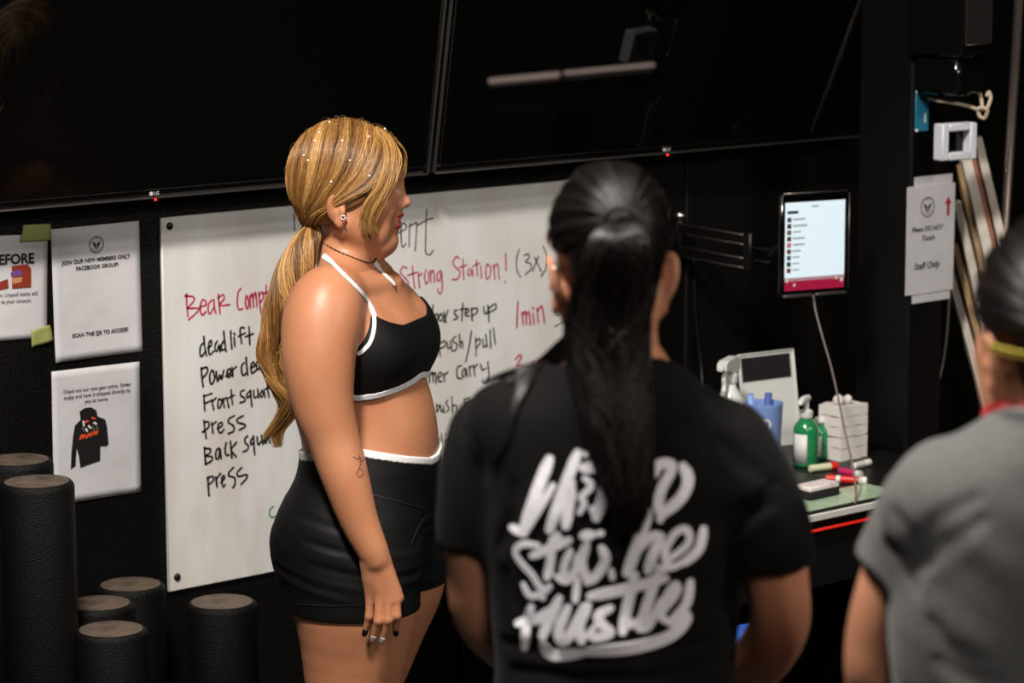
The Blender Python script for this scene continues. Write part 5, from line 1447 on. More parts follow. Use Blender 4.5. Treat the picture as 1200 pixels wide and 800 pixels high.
# ---- person in grey at the right edge
def build_grey_person():
    D = 3.0
    cx = cf(1238, 500, D)[0]
    psi = math.radians(104)
    base = np.array([cx, D, 0.0])
    tor = [(1.50, -0.022, .058, .060, .064), (1.468, -0.020, .074, .076, .100), (1.425, -0.010, .090, .092, .140), (1.37, 0, .106, .106, .160), (1.28, 0.004, .120, .106, .165), (1.17, 0.004, .114, .098, .150), (1.08, 0.004, .112, .098, .148), (0.98, 0.0, .114, .110, .164), (0.88, -0.004, .114, .122, .178), (0.79, -0.004, .106, .116, .174)]
    hd = Frame(cf(1240, 420, D), math.radians(104), pitch=math.radians(-3))
    neck = (cf(1246, 508, D + 0.01), cf(1242, 440, D + 0.005))
    la = [(cf(1104, 572, D + .02), .044), (cf(1080, 622, D + .02), .047), (cf(1048, 690, D + .03), .0395), (cf(1032, 745, D + .04), .0365), (cf(1028, 795, D + .05), .034), (cf(1040, 850, D + .10), .034), (cf(1075, 890, D + .17), .031), (cf(1120, 920, D + .22), .026)]
    B0 = Frame(base, psi)
    ra = [(B0.P(*(B0.L(p) * np.array([1, -1, 1]))), r) for p, r in la]
    arms = [la, ra]
    B, F, S, legs = person_body(base, psi, hd, neck, arms, shirt_rows=tor, zmax=1.73, shoulder_z=1.405, sh_half=0.160)
    for a, s in ((la, -1), (ra, 1)): simple_hand(F, a[-1][0], a[-1][0] - a[-2][0], s, np.array([-0.2 * s, 1.0, 0.2]))
    root = empty('person', from_c(base[None])[0], -AZ)
    tag(root, 'person in a grey T-shirt with dark slicked hair, seen from behind at the right edge', 'person')
    V, Q = F.mesh(3); body = mesh_obj('body', V, Q, M['skin_olive'], root, base)
    face_parts(body, hd, base, M['skin_olive'])
    G = legs.crop((-9, -9, -1), (9, 9, 1.0)); X, Y, Z = G.full()
    G2 = G.like(); G2.D = np.maximum(np.maximum(G.D - 0.004, Z - 0.96), 0.11 - Z).astype(np.float32); Vg, Qg = G2.mesh(1); mesh_obj('leggings', Vg, Qg, M['leggings'], root, base)
    fy = (X - base[0]) * B.R[1, 0] + (Y - base[1]) * B.R[1, 1]
    for s in (-1, 1):
        G2 = G.like(); G2.D = np.maximum(np.maximum(np.maximum(G.D - 0.006, Z - 0.085), 0.001 - Z), -s * fy).astype(np.float32); Vg, Qg = G2.mesh(1); mesh_obj('shoe', Vg, Qg, M['shoe'], root, base)
    nk = cf(1244, 487, D); nax = np.array([0.05, 0.30, 0.95])
    W = shirt_from(S, B, arms, [(0.108, 0.013), (0.108, 0.013)], 0.014, 0.86, 0.0055, (nk, nax), 0.07, seed=3.3)
    crease(W, [(.010, [(1072, 690), (1076, 650), (1100, 612), (1142, 585)]), (.009, [(1080, 665), (1112, 636), (1150, 610)]), (.008, [(1046, 600), (1062, 625), (1068, 660)]), (.007, [(1040, 640), (1055, 655), (1064, 676)]), (.008, [(1092, 730), (1110, 760), (1150, 775)]), (.008, [(1100, 775), (1130, 792), (1170, 800)])])
    Vs, Qs = W.mesh(2); mesh_obj('t_shirt', Vs, Qs, M['shirt_grey'], root, base)
    tl = hd.L(cf(1252, 385, D - 0.105))
    hair = dark_hair_cap(hd, base, root, tuple(tl), cnt=1500)
    c0 = hd.P(*tl)
    # small bun
    bun = Field(axis((c0[0] - .06, c0[0] + .06, .003)), axis((c0[1] - .08, c0[1] + .05, .003)), axis((c0[2] - .06, c0[2] + .06, .003)))
    bun.ell(Frame(c0 + np.array([0, -0.022, 0]), 0), (0, 0, 0), (0.034, 0.028, 0.032))
    Vb, Qb = bun.mesh(1); mesh_obj('bun', Vb, Qb, M['hair_black_base'], hair, base)
    # yellow elastic band round the back of the head, behind the ears
    ring = []
    hc = np.array([-0.006, 0, 0.050]); hr = np.array([0.111, 0.091, 0.110])
    for a in np.linspace(math.radians(100), math.radians(260), 40):
        z = 0.020; q = math.sqrt(max(0, 1 - ((z - 0.05) / hr[2]) ** 2)); ring.append(hd.P(hc[0] + hr[0] * q * math.cos(a), hr[1] * q * math.sin(a), z + 0.010 * math.cos(a)))
    ring = np.array(ring); mb = MB(); nr = ring - hd.P(hc); nr /= np.linalg.norm(nr, axis=1)[:, None]
    mb.ribbon(ring - base, nr, 0.0045, 0.002); tag(mb.build('elastic_band', M['band_yellow'], hair), 'yellow elastic band')
    # red strap round the neck
    ring = []
    for a in np.linspace(0, 2 * math.pi, 49):
        p = cf(1245, 482, D) + np.array([0.075 * math.cos(a), 0.075 * math.sin(a), 0]); p[2] += -0.022 * math.sin(a); ring.append(p)
    ring = F.pull(np.array(ring), 0.0025); mb = MB(); mb.ribbon(ring - base, F.normal(ring), 0.007, 0.002); tag(mb.build('neck_strap', M['lanyard_red'], root), 'red neck strap')
    return F, W
build_grey_person()
# ------------------------------------------------------------------ desk with the cleaning things and markers
M['desk_black'] = mat('black_desk_laminate', (14, 13, 13), 0.4, spec=0.35)
M['trim_white'] = mat('white_edge_trim', (196, 192, 188), 0.5)
M['trim_red'] = mat('red_strip', (214, 34, 22), 0.45)
M['mat_green'] = mat('pale_green_mat', (150, 176, 142), 0.25, noise=(14, (178, 196, 172), 0.4, 0.7))
M['clear_plastic'] = mat('clear_plastic', (226, 226, 224), 0.18, spec=0.5, trans=0.2)
M['milky_plastic'] = mat('milky_plastic', (206, 206, 203), 0.35)
M['green_gel'] = mat('green_gel', (40, 140, 84), 0.1, trans=0.3, coat=0.6)
M['label_white'] = mat('white_label', (206, 206, 202), 0.5)
M['blue_plastic'] = mat('blue_plastic', (122, 150, 206), 0.4)
M['blue_dark'] = mat('blue_inside', (66, 88, 150), 0.5)
M['paper_stack'] = mat('folded_paper', (214, 208, 202), 0.85)
M['paper_gap'] = mat('brown_paper_edge', (178, 158, 136), 0.85)
M['felt'] = mat('black_felt', (20, 19, 19), 0.95)
M['eraser_top'] = mat('speckled_eraser', (212, 204, 202), 0.7, noise=(150, (206, 142, 142), 0.56, 0.66))
M['pen_white'] = mat('white_pen_body', (214, 212, 204), 0.35)
M['pen_cream'] = mat('cream_pen_body', (204, 206, 172), 0.35)
M['pen_red'] = mat('red_pen', (206, 40, 28), 0.35)
M['pen_magenta'] = mat('magenta_pen', (186, 34, 92), 0.35)
M['cable_grey'] = mat('grey_cable', (112, 100, 98), 0.45)
M['cable_black'] = mat('black_cable', (16, 15, 15), 0.4)
M['screen_white'] = mat('tablet_page', (180, 196, 204), 0.2, emit=((196, 212, 220), 0.62))
M['screen_red'] = mat('tablet_bar', (130, 24, 52), 0.2, emit=((150, 20, 56), 0.42))
M['screen_grey'] = mat('tablet_text', (140, 150, 156), 0.3, emit=((140, 150, 156), 0.25))
M['rope'] = mat('pale_cord', (178, 160, 138), 0.8, bump=(300, 0.5, 0.002))
M['teal'] = mat('teal_card', (36, 110, 140), 0.45)
M['frame_white'] = mat('white_frame', (196, 198, 204), 0.5)
M['wood_white'] = mat('white_board_edge', (196, 188, 178), 0.6, noise=(30, (176, 164, 150), 0.4, 0.7))
M['wood_tan'] = mat('tan_board_edge', (158, 128, 92), 0.65, noise=(30, (132, 104, 74), 0.4, 0.7))
M['wood_red'] = mat('reddish_board_edge', (140, 88, 66), 0.65)
def acrylic():
    m = mat('acrylic', (235, 235, 235), 0.05); nt = m.node_tree; N = nt.nodes; L = nt.links
    t = N.new('ShaderNodeBsdfTransparent'); x = N.new('ShaderNodeMixShader'); f = N.new('ShaderNodeLayerWeight'); f.inputs['Blend'].default_value = 0.12
    g = N.new('ShaderNodeBsdfGlossy'); g.inputs['Roughness'].default_value = 0.05
    L.new(f.outputs['Fresnel'], x.inputs[0]); L.new(t.outputs[0], x.inputs[1]); L.new(g.outputs[0], x.inputs[2]); L.new(x.outputs[0], N['Material Output'].inputs['Surface'])
    return m
DZ = 0.72
DX0, DX1, DY0, DY1 = 4.08, 5.02, 4.085, 4.93
dk = empty('desk', ((DX0 + DX1) / 2, (DY0 + DY1) / 2, 0))
tag(dk, 'black desk against the wall with white edge strip and thin red strip below it', 'desk')
W_, D_k = DX1 - DX0, DY1 - DY0
MB().box((0, 0.004, DZ - 0.014), (W_, D_k - 0.008, 0.028), bevel=0.003).build('desktop', M['desk_black'], dk, angle=40)
MB().box((0, -D_k / 2 + 0.0, DZ - 0.009), (W_, 0.008, 0.016), bevel=0.002).build('edge_trim', M['trim_white'], dk, angle=40)
MB().tube([(-W_ / 2, -D_k / 2 + 0.006, DZ - 0.040), (0, -D_k / 2 + 0.006, DZ - 0.040), (W_ / 2, -D_k / 2 + 0.006, DZ - 0.040)], 0.0042, 10).build('red_strip', M['trim_red'], dk, smooth=True)
MB().box((0, -D_k / 2 + 0.03, DZ - 0.10), (W_ - 0.04, 0.02, 0.144), bevel=0.002).build('front_panel', M['desk_black'], dk, angle=40)
for s in (-1, 1):
    MB().box((s * (W_ / 2 - 0.015), 0, (DZ - 0.028) / 2), (0.03, D_k - 0.04, DZ - 0.028), bevel=0.003).build('side_panel', M['desk_black'], dk, angle=40)
MB().box((0, D_k / 2 - 0.03, 0.42), (W_ - 0.06, 0.02, 0.5), bevel=0.002).build('back_panel', M['desk_black'], dk, angle=40)

def on_desk(px, py): p = zpl(px, py, DZ); return p
def flat_thing(name, c, d, m, label, cat, rz=0.0, bevel=0.002):
    o = MB().box((0, 0, d[2] / 2), d, bevel=bevel).build(name, m, angle=40); o.location = c; o.rotation_euler = (0, 0, rz); return tag(o, label, cat)
flat_thing('desk_mat', (4.47, 4.165, DZ), (0.46, 0.115, 0.002), M['mat_green'], 'pale green plastic mat along the front edge of the desk', 'mat')
p = on_desk(925, 566); flat_thing('tray', (p[0] - 0.02, p[1] + 0.01, DZ), (0.20, 0.15, 0.008), M['desk_black'], 'flat dark tray on the desk left of the whiteboard eraser', 'tray')

# spray bottle
p = zpl(855, 540, DZ)
sb = empty('spray_bottle', p, math.radians(205)); tag(sb, 'clear spray bottle with a white trigger head, leftmost on the desk', 'spray bottle')
MB().lathe([(.0001, 0), (.034, 0), (.037, .006), (.037, .12), (.033, .145), (.018, .172), (.014, .178), (.014, .190)], 32).build('body', M['clear_plastic'], sb, smooth=True)
MB().lathe([(.0165, .188), (.0175, .190), (.0175, .208), (.012, .212)], 28).build('collar', M['milky_plastic'], sb, angle=40)
MB().prism([(-.030, .212), (.018, .212), (.030, .222), (.060, .224), (.060, .240), (.040, .246), (-.020, .248), (-.034, .238)], -.012, .012, M=Matrix(((1, 0, 0, 0), (0, 0, 1, 0), (0, 1, 0, 0), (0, 0, 0, 1)))).build('trigger_head', M['milky_plastic'], sb)
tr_ = MB().tube(spline([(.036, 0, .222), (.045, 0, .205), (.042, 0, .188), (.048, 0, .172)], 5), [.0055] * 16, 10).build('trigger', M['milky_plastic'], sb, smooth=True)
MB().lathe([(.0001, 0), (.008, 0), (.008, .012), (.003, .014)], 16, M=Matrix.Translation((.058, 0, .232)) @ Matrix.Rotation(math.pi / 2, 4, 'Y')).build('nozzle', M['milky_plastic'], sb, angle=40)

# acrylic stand with a printed card
p = zpl(906, 523, DZ)
st = empty('sign_holder', p, math.radians(-7)); tag(st, 'clear acrylic stand holding a white card with a dark band, behind the blue cup', 'sign holder')
tl = Matrix.Rotation(math.radians(-9), 4, 'X')
MB().box((0, 0, .115), (.165, .003, .222), M=tl, bevel=.001).build('card', M['label_white'], st, angle=40)
MB().box((-.002, -.0025, .192), (.150, .0016, .058), M=tl).build('dark_band', M['ink'], st)
MB().box((0, -.004, .115), (.168, .0022, .226), M=tl, bevel=.0008).build('clear_front', acrylic(), st, angle=40)
mb = MB()
for x in (-.084, .084): mb.box((x, -.002, .115), (.003, .008, .228), M=tl, bevel=.001)
mb.box((0, -.002, .229), (.170, .008, .003), M=tl, bevel=.001)
mb.build('edge_frame', M['milky_plastic'], st, angle=40)
MB().box((0, .03, .002), (.168, .085, .003), bevel=.001).build('base', M['clear_plastic'], st, angle=40)

# blue cup with things in it
p = zpl(894, 549, DZ)
cup = empty('cup', p); tag(cup, 'tall light blue plastic cup with a round white mark, standing before the acrylic stand', 'cup')
MB().lathe([(.0001, 0), (.036, 0), (.038, .003), (.0445, .150), (.0455, .152), (.0455, .157), (.043, .157), (.042, .150), (.036, .006), (.0001, .006)], 40).build('body', M['blue_plastic'], cup, angle=50)
v = np.array([0, 0, 0]) - p; v = v / np.linalg.norm(v[:2]); an = math.atan2(v[1], v[0]) + math.radians(8)
mk = MB(); a = np.linspace(0, 2 * math.pi, 25)
mk.ribbon([(.0427 * math.cos(an + .22 * math.cos(t)), .0427 * math.sin(an + .22 * math.cos(t)), .112 + .010 * math.sin(t)) for t in a], (math.cos(an), math.sin(an), 0), .0028, .0008); mk.build('round_mark', M['label_white'], cup)
for i, (x, y, l, r, tx) in enumerate(((-.016, .006, .170, .008, -.06), (.014, -.004, .168, .009, .06))):
    o = MB().tube([(0, 0, 0), (tx * .3 * l, 0.01, .5 * l), (tx * l, .012, l)], [r] * 3, 12).build('marker_pen', M['blue_dark'] if i else M['blue_plastic'], smooth=True)
    o.location = (p[0] + x, p[1] + y, DZ + .007); tag(o, ('pale blue stick standing in the blue cup' if i == 0 else 'dark blue stick leaning in the blue cup'), 'pen')

# hand sanitiser bottles
def pump_bottle(px, py, h, r, label, with_pump=True, rz=0.0):
    p = zpl(px, py, DZ)
    b = empty('pump_bottle', p, rz); tag(b, label, 'bottle')
    sq = [(.82, 0.6)]
    MB().lathe([(.0001, 0), (r * .92, 0), (r, .005), (r, h * .70), (r * .93, h * .80), (r * .55, h * .93), (r * .42, h * .96), (r * .42, h)], 36).build('body', M['green_gel'], b, smooth=True)
    cam_a = math.atan2(-p[1], -p[0]) - rz
    lb = MB(); n = 12; v = []; f = []
    for j, z in enumerate((h * .08, h * .66)):
        for i in range(n + 1):
            t = cam_a - 1.15 + 1.25 * i / n; v.append(((r + .0006) * math.cos(t), (r + .0006) * math.sin(t), z))
    for i in range(n): f.append((i, i + 1, n + 2 + i, n + 1 + i))
    o = lb.add(v, f).build('label', M['label_white'], b, smooth=True); sm = o.modifiers.new('t', 'SOLIDIFY'); sm.thickness = .0006
    if with_pump:
        MB().lathe([(r * .50, h * .97), (r * .52, h * .98), (r * .52, h * 1.10), (r * .30, h * 1.13), (.006, h * 1.14), (.006, h * 1.32), (.0001, h * 1.32)], 24).build('pump_collar', M['milky_plastic'], b, angle=40)
        MB().tube(spline([(.012, 0, h * 1.35), (-.004, 0, h * 1.36), (-.024, 0, h * 1.35), (-.036, 0, h * 1.30), (-.038, 0, h * 1.26)], 4), [.007] * 13 + [.006] * 3 + [.005], 12).build('pump_spout', M['milky_plastic'], b, smooth=True)
    else:
        MB().lathe([(r * .45, h * .98), (r * .62, h), (r * .62, h * 1.10), (r * .5, h * 1.14), (.0001, h * 1.15)], 24).build('cap', M['milky_plastic'], b, smooth=True)
    return b
pump_bottle(944, 545, .118, .030, 'green hand sanitiser pump bottle with a white label beside the blue cup', True, math.radians(20))
pump_bottle(961, 536, .085, .024, 'small green bottle with a round pale cap between pump bottle and paper stack', False)

# folded paper towels
p = zpl(985, 541, DZ); stk = empty('paper_towel_stack', (p[0] + .046, p[1] + .036, DZ)); tag(stk, 'stack of folded white paper towels with brown wavy edges on the desk', 'paper towels')
hz = .0
for i in range(5):
    h = (.030, .026, .025, .024, .026)[i]; n = 16; v = []; f = []
    for j in range(2):
        for q in range(4 * n):
            s, t = divmod(q, n); t = t / n; c = [(-1 + 2 * t, -1), (1, -1 + 2 * t), (1 - 2 * t, 1), (-1, 1 - 2 * t)][s]
            wv = .0022 * math.sin(6 * c[0] + i) * math.cos(4 * c[1] + 2 * i); v.append((c[0] * .046, c[1] * .036, hz + j * (h - .0016) + wv))
    m4 = 4 * n; f = [(q, (q + 1) % m4, m4 + (q + 1) % m4, m4 + q) for q in range(m4)] + [tuple(range(m4))[::-1], tuple(range(m4, 2 * m4))]
    MB().add(v, f).build('towel_bundle', M['paper_stack'], stk, angle=40)
    if i < 4: MB().box((0, 0, hz + h - .0006), (.0895, .0695, .004), bevel=.001).build('brown_edge', M['paper_gap'], stk)
    hz += h
for i, (dx, dy, r, lab) in enumerate(((-.030, -.012, .013, 'white crumpled paper ball on the left of the towel stack'), (-.004, -.016, .011, 'white crumpled paper ball on the middle of the towel stack'))):
    bm = bmesh.new(); bmesh.ops.create_icosphere(bm, subdivisions=3, radius=r)
    for vv in bm.verts: vv.co *= 1 + .16 * float(vnoise(np.array(vv.co.x * 160 + 9 * i), np.array(vv.co.y * 160), np.array(vv.co.z * 160)))
    me = bpy.data.meshes.new('paper_ball'); bm.to_mesh(me); bm.free(); o = finish('paper_ball', me, M['paper_stack'], None, True)
    o.location = (stk.location.x + dx, stk.location.y + dy, DZ + hz + r * .92); tag(o, lab, 'paper ball')

# markers, eraser
def marker(a, b, parts, label, z=.0095, r=.0085):
    p, q = zpl(*a, DZ + z), zpl(*b, DZ + z); d = q - p; L_ = np.linalg.norm(d); rz = math.atan2(d[1], d[0])
    root = empty('marker_pen', (p[0], p[1], DZ)); root.rotation_euler = (0, 0, rz); tag(root, label, 'marker', 'markers lying on the desk')
    for t0, t1, rr, m, nm in parts:
        x0, x1 = t0 * L_, t1 * L_
        MB().lathe([(.0001, x0), (rr * .8, x0), (rr, x0 + .0015), (rr, x1 - .0015), (rr * .8, x1), (.0001, x1)], 20, M=Matrix.Translation((0, 0, r + .0008)) @ Matrix.Rotation(math.pi / 2, 4, 'Y')).build(nm, M[m], root, angle=40)
marker((949, 549), (981, 545), [(0, .75, .0085, 'pen_cream', 'barrel'), (.75, 1, .009, 'pen_red', 'cap')], 'cream coloured marker with a red cap lying below the pump bottle')
marker((984, 551), (1009, 556), [(0, .12, .007, 'pen_magenta', 'tip'), (.12, .78, .0085, 'pen_magenta', 'barrel'), (.78, 1, .009, 'pen_white', 'end_cap')], 'magenta marker with a white end lying below the paper stack')
marker((968, 560), (1016, 563), [(0, .24, .009, 'pen_red', 'cap'), (.24, .36, .0085, 'pen_white', 'ring'), (.36, .80, .0085, 'pen_red', 'barrel'), (.80, 1, .009, 'pen_white', 'end_cap')], 'long red marker with white bands lying just behind the eraser')
marker((1000, 546), (1019, 541), [(0, .7, .0075, 'pen_white', 'barrel'), (.7, 1, .008, 'pen_white', 'cap')], 'plain white marker lying right of the paper stack')
p = zpl(965, 584, DZ)
er = empty('whiteboard_eraser', (p[0], p[1] + .02, DZ), math.radians(2)); tag(er, 'whiteboard eraser with speckled pink and white top on black felt', 'eraser')
MB().box((0, 0, .011), (.100, .050, .020), bevel=.003).build('felt_pad', M['felt'], er, angle=40)
MB().box((0, 0, .026), (.098, .048, .012), bevel=.003).build('handle', M['eraser_top'], er, angle=40)

# blue roller under the desk edge, seen between arm and shirt
p = at(884, 715, 5.83); roller(p[0], p[1], 0.50, 'blue foam roller in the dark before the desk, glimpsed behind the black shirt', rad=0.05)
for o in bpy.data.objects:
    if o.parent and o.parent.get('label', '').startswith('blue foam'):
        o.data.materials.clear(); o.data.materials.append(mat('blue_foam', (52, 92, 190), 0.6))

# ------------------------------------------------------------------ tablet on its wall arm
pt = at(955, 284.5, 6.5)
tb = empty('tablet', pt); tb.rotation_euler = (0, 0, math.radians(-13.8)); tag(tb, 'tablet in a black case showing a white list page with a dark red bar', 'tablet')
TW, TH = .188, .238
MB().box((0, .006, 0), (TW, .013, TH), bevel=.005).build('case', M['gloss_black'], tb, angle=40)
k = TW / 86.0; kz = TH / 118.0
def tp(px, py): return ((px - 955) * k, (284.5 - py + (955 - px) * .058) * kz)
def quad(name, x0, y0, x1, y1, m, y, parent=tb):
    a, b = tp(x0, y0), tp(x1, y1)
    return MB().box(((a[0] + b[0]) / 2, y, (a[1] + b[1]) / 2), (abs(b[0] - a[0]), .0006, abs(a[1] - b[1]))).build(name, m, parent)
MB().box((tp(954, 0)[0], -.0007, 0), (TW - .012, .001, TH - .012), bevel=.0004).build('glass', M['screen_glass'], tb, angle=40)
sc_ = quad('screen', 917, 238.5, 992, 325, M['screen_white'], -.0014)
quad('screen_bar', 917, 325.5, 992, 336, M['screen_red'], -.0014)
cols = [(70, 48, 44), (52, 26, 30), (96, 60, 40), (60, 30, 34), (170, 90, 100), (90, 40, 30), (30, 80, 96), (30, 50, 44), (96, 42, 36)]
for i, c in enumerate(cols):
    y = 255.5 + i * 7.3; quad('list_picture', 919.5, y, 924.5, y + 5, mat('thumbnail', c, .4, emit=(c, .35)), -.0019, sc_)
    quad('list_text', 926.5, y + .8, 926.5 + (15, 18, 10, 15, 15, 10, 9, 8, 8)[i], y + 2.0, M['screen_grey'], -.0019, sc_)
quad('page_title', 919.5, 248, 933, 250.5, M['ink'], -.0019, sc_); quad('page_header', 950, 241, 958, 242.5, M['screen_grey'], -.0019, sc_)
quad('play_icon', 918.5, 326.5, 921.5, 330, M['label_white'], -.0019, sc_); quad('play_icon', 928, 331.5, 930.5, 334.5, M['label_white'], -.0019, sc_)
quad('play_icon', 981, 323.5, 983.5, 326.5, M['label_white'], -.0019, sc_); quad('play_icon', 987, 325, 990.5, 329, M['label_white'], -.0019, sc_)
mb = MB()
for x0, x1 in ((915.5, 951), (955.5, 994)):
    a, b = tp(x0, 342), tp(x1, 342); mb = MB().box(((a[0] + b[0]) / 2, -.002, -TH / 2 - .001), (b[0] - a[0], .014, .007), bevel=.002); mb.build('holder_lip', M['bezel_edge'], tb, angle=40)
MB().tube([(tp(0, 0)[0] * 0 - TW / 2 + .006, -.001, TH / 2 - .001), (0, -.001, TH / 2 - .001), (TW / 2 - .006, -.001, TH / 2 - .001)], .0016, 8).build('top_edge', M['bezel_edge'], tb, smooth=True)
MB().tube([(TW / 2 - .001, -.001, TH / 2 - .006), (TW / 2 - .001, -.001, 0), (TW / 2 - .001, -.001, -TH / 2 + .006)], .0013, 8).build('side_edge', M['bezel_edge'], tb, smooth=True)
MB().box((0, .030, 0), (.07, .036, .07), bevel=.006).build('back_mount', M['black_plastic'], tb, angle=40)

aw = wall_pt(787, 275, 0.0); a1 = at(902, 283, 6.60)
arm = empty('tablet_bracket', (aw[0], YW, aw[2])); tag(arm, 'black swivel arm with two rails fixed to the wall, carrying the tablet', 'wall arm')
MB().box((0, -.006, 0), (.05, .012, .13), bevel=.003).build('wall_plate', M['black_plastic'], arm, angle=40)
MB().tube([(0, -.03, -.045), (0, -.03, 0), (0, -.03, .048)], .013, 16).build('pivot', M['black_plastic'], arm, smooth=True)
MB().lathe([(.0001, .045), (.014, .045), (.015, .052), (.010, .060), (.0001, .062)], 20, c=(0, -.03, 0)).build('pivot_cap', M['steel'], arm, smooth=True)
e = np.array([a1[0] - aw[0], a1[1] - YW, 0.0]); s0 = np.array([0, -.03, 0.0]); dv = e - s0; Lr = np.linalg.norm(dv); dv /= Lr; yaw = math.atan2(dv[1], dv[0])
Rz = Matrix.Translation(s0) @ Matrix.Rotation(yaw, 4, 'Z')
for z in (.020, -.036):
    r_ = MB().box((Lr * .39, 0, z), (Lr * .78, .022, .024), M=Rz, bevel=.003).build('rail', M['black_plastic'], arm, angle=40)
    for dz in (.0115, -.0115):
        MB().tube([Rz @ Vector((Lr * t, -.0112, z + dz)) for t in (.02, .4, .775)], .0013, 8).build('rail_edge', M['bezel_edge'], r_, smooth=True)
MB().box((Lr * .80, 0, -.008), (.030, .03, .095), M=Rz, bevel=.004).build('joint', M['black_plastic'], arm, angle=40)
for z in (.004, -.026):
    MB().box((Lr * .91, 0, z), (Lr * .20, .012, .005), M=Rz, bevel=.001).build('link', M['dark_metal'], arm, angle=40)
bm_ = at(955, 284.5, 6.5) + np.array([math.sin(math.radians(13.8)), math.cos(math.radians(13.8)), 0]) * .056
rel = np.array([bm_[0] - aw[0], bm_[1] - YW, bm_[2] - aw[2]])
q0 = np.array(Rz @ Vector((Lr * 1.0, 0, -.010)))
MB().tube(spline([q0, (q0 + rel) / 2 + np.array([0, .02, 0]), rel], 5), .010, 12).build('head_joint', M['black_plastic'], arm, smooth=True)

def cable(name, pts, r, m, label, cat='cable'):
    pts = [np.array(p) for p in pts]; b = pts[-1].copy(); o = MB().tube(spline([p - b for p in pts], 8), r, 8).build(name, m, smooth=True); o.location = b
    return tag(o, label, cat)
cable('charging_cable', [at(953, 345, 6.51), at(956, 365, 6.50), at(964, 395, 6.47), at(974, 430, 6.40), at(982, 465, 6.30), at(990, 505, 6.22), at(999, 545, 6.16), at(1003, 575, 6.10), zpl(1002, 589, DZ + .004)], .0024, M['cable_grey'], 'thin charging cable hanging from the tablet down to the desk')
cable('power_cable', [wall_pt(813, 300, .02), wall_pt(814, 345, .015), wall_pt(817, 390, .012), wall_pt(822, 430, .02), wall_pt(823, 480, .05)], .003, M['cable_black'], 'black cable running down the wall below the tablet arm')

# ------------------------------------------------------------------ right-hand corner
YC = COLY - .003
def colpt(px, py): 
    v = ray(px, py); return CO + v * ((YC - .001) / v[1])
a, b, c = colpt(1063, 219.5), colpt(1119, 213.5), colpt(1061.5, 346.5)
sg = empty('paper_sign', (a[0], YC - .002, a[2])); tag(sg, 'white paper sign with round emblem, red arrow and handwritten style lines, on the square post', 'sign')
SW, SH = b[0] - a[0], a[2] - c[2]
MB().box((SW / 2, 0, -SH / 2), (SW, .0016, SH), bevel=.0004).build('page', M['paper'], sg, angle=40)
MB().box((SW * .55, .0016, -SH * .5), (SW * .80, .001, SH * 1.17), bevel=.0003).build('backing_page', M['paper'], sg, angle=40)
emblem(sg, SW * .42, -SH * .20, .0240, -.0012, M['grey_print'])
text_obj('printed_text', 'Please DO NOT', M['ink'], sg, (SW * .10, -.0012, -SH * .42), width=SW * .66, shear=.25, weight=.0003)
text_obj('printed_text', 'Touch', M['ink'], sg, (SW * .30, -.0012, -SH * .51), width=SW * .27, shear=.25, weight=.0003)
text_obj('printed_text', 'Staff Only', M['ink'], sg, (SW * .16, -.0012, -SH * .77), width=SW * .54, shear=.25, weight=.0003)
MB().prism([(SW * .83, -SH * .19), (SW * .79, -SH * .19), (SW * .855, -SH * .12), (SW * .92, -SH * .19), (SW * .88, -SH * .19), (SW * .88, -SH * .30), (SW * .83, -SH * .30)], 0, .0005, M=Matrix(((1, 0, 0, 0), (0, 0, -1, -.0010), (0, 1, 0, 0), (0, 0, 0, 1)))).build('arrow', M['red_print'], sg)
# teal card with pins
a, b = colpt(1072.5, 106), colpt(1086.5, 153)
cd = empty('card', (a[0], YC - .003, a[2])); tag(cd, 'narrow teal blue card pinned to the post above the paper sign', 'card')
CWd, CHt = b[0] - a[0], a[2] - b[2]
MB().box((CWd / 2, 0, -CHt / 2), (CWd, .004, CHt), bevel=.001).build('panel', M['teal'], cd, angle=40)
for x, z in ((.06, .03), (.94, .03), (.06, .97)): MB().lathe([(.0001, .0055), (.0032, .004), (.0045, 0), (.0001, -.0005)], 14, M=Matrix.Translation((x * CWd, -.0015, -z * CHt)) @ Matrix.Rotation(math.pi / 2, 4, 'X')).build('pin', M['logo_white'], cd, smooth=True)
MB().box((CWd * .72, -.0024, -CHt * .68), (CWd * .10, .001, CHt * .22)).build('white_print', M['logo_white'], cd)
# black box hung on the post, pale cord tied at its corner
ba, bb = at(1096, 66, 6.60), at(1154, 66, 6.60)
bx = empty('wall_box', ((ba[0] + bb[0]) / 2, YC - .001, ba[2])); tag(bx, 'black box hanging on the post at the top right, its panel edge catching light', 'box')
bw = bb[0] - ba[0] + .02; bd = YC - (ba[1] + bb[1]) / 2 + .05
MB().box((0, -bd / 2, .22), (bw, bd, .44), bevel=.006).build('housing', M['gloss_black'], bx, angle=40)
MB().box((0, -bd - .003, .23), (bw - .016, .008, .40), bevel=.002).build('front_panel', mat('panel_grey', (30, 28, 27), .35), bx, angle=40)
MB().tube([(-bw / 2 + .006, -bd - .006, .030), (0, -bd - .006, .030), (bw / 2 - .006, -bd - .006, .030)], .0014, 8).build('panel_edge', M['bezel_edge'], bx, smooth=True)
MB().box((bw * .05, -bd / 2, -.045), (bw * .9, bd * .8, .09), bevel=.01).build('lower_housing', M['gloss_black'], bx, angle=40)
k1 = at(1150, 126, 6.62)
mb = MB()
mb.tube(spline([colpt(1087, 115), at(1100, 118, 6.64), at(1120, 121, 6.63), at(1140, 126, 6.62), at(1150, 131, 6.62)], 6), .0042, 10)
mb.tube(spline([at(1147, 105, 6.63), at(1150, 117, 6.62), at(1152, 128, 6.61), at(1157, 126, 6.61), at(1161, 115, 6.62), at(1159, 108, 6.62), at(1156, 113, 6.62)], 6), .0045, 10)
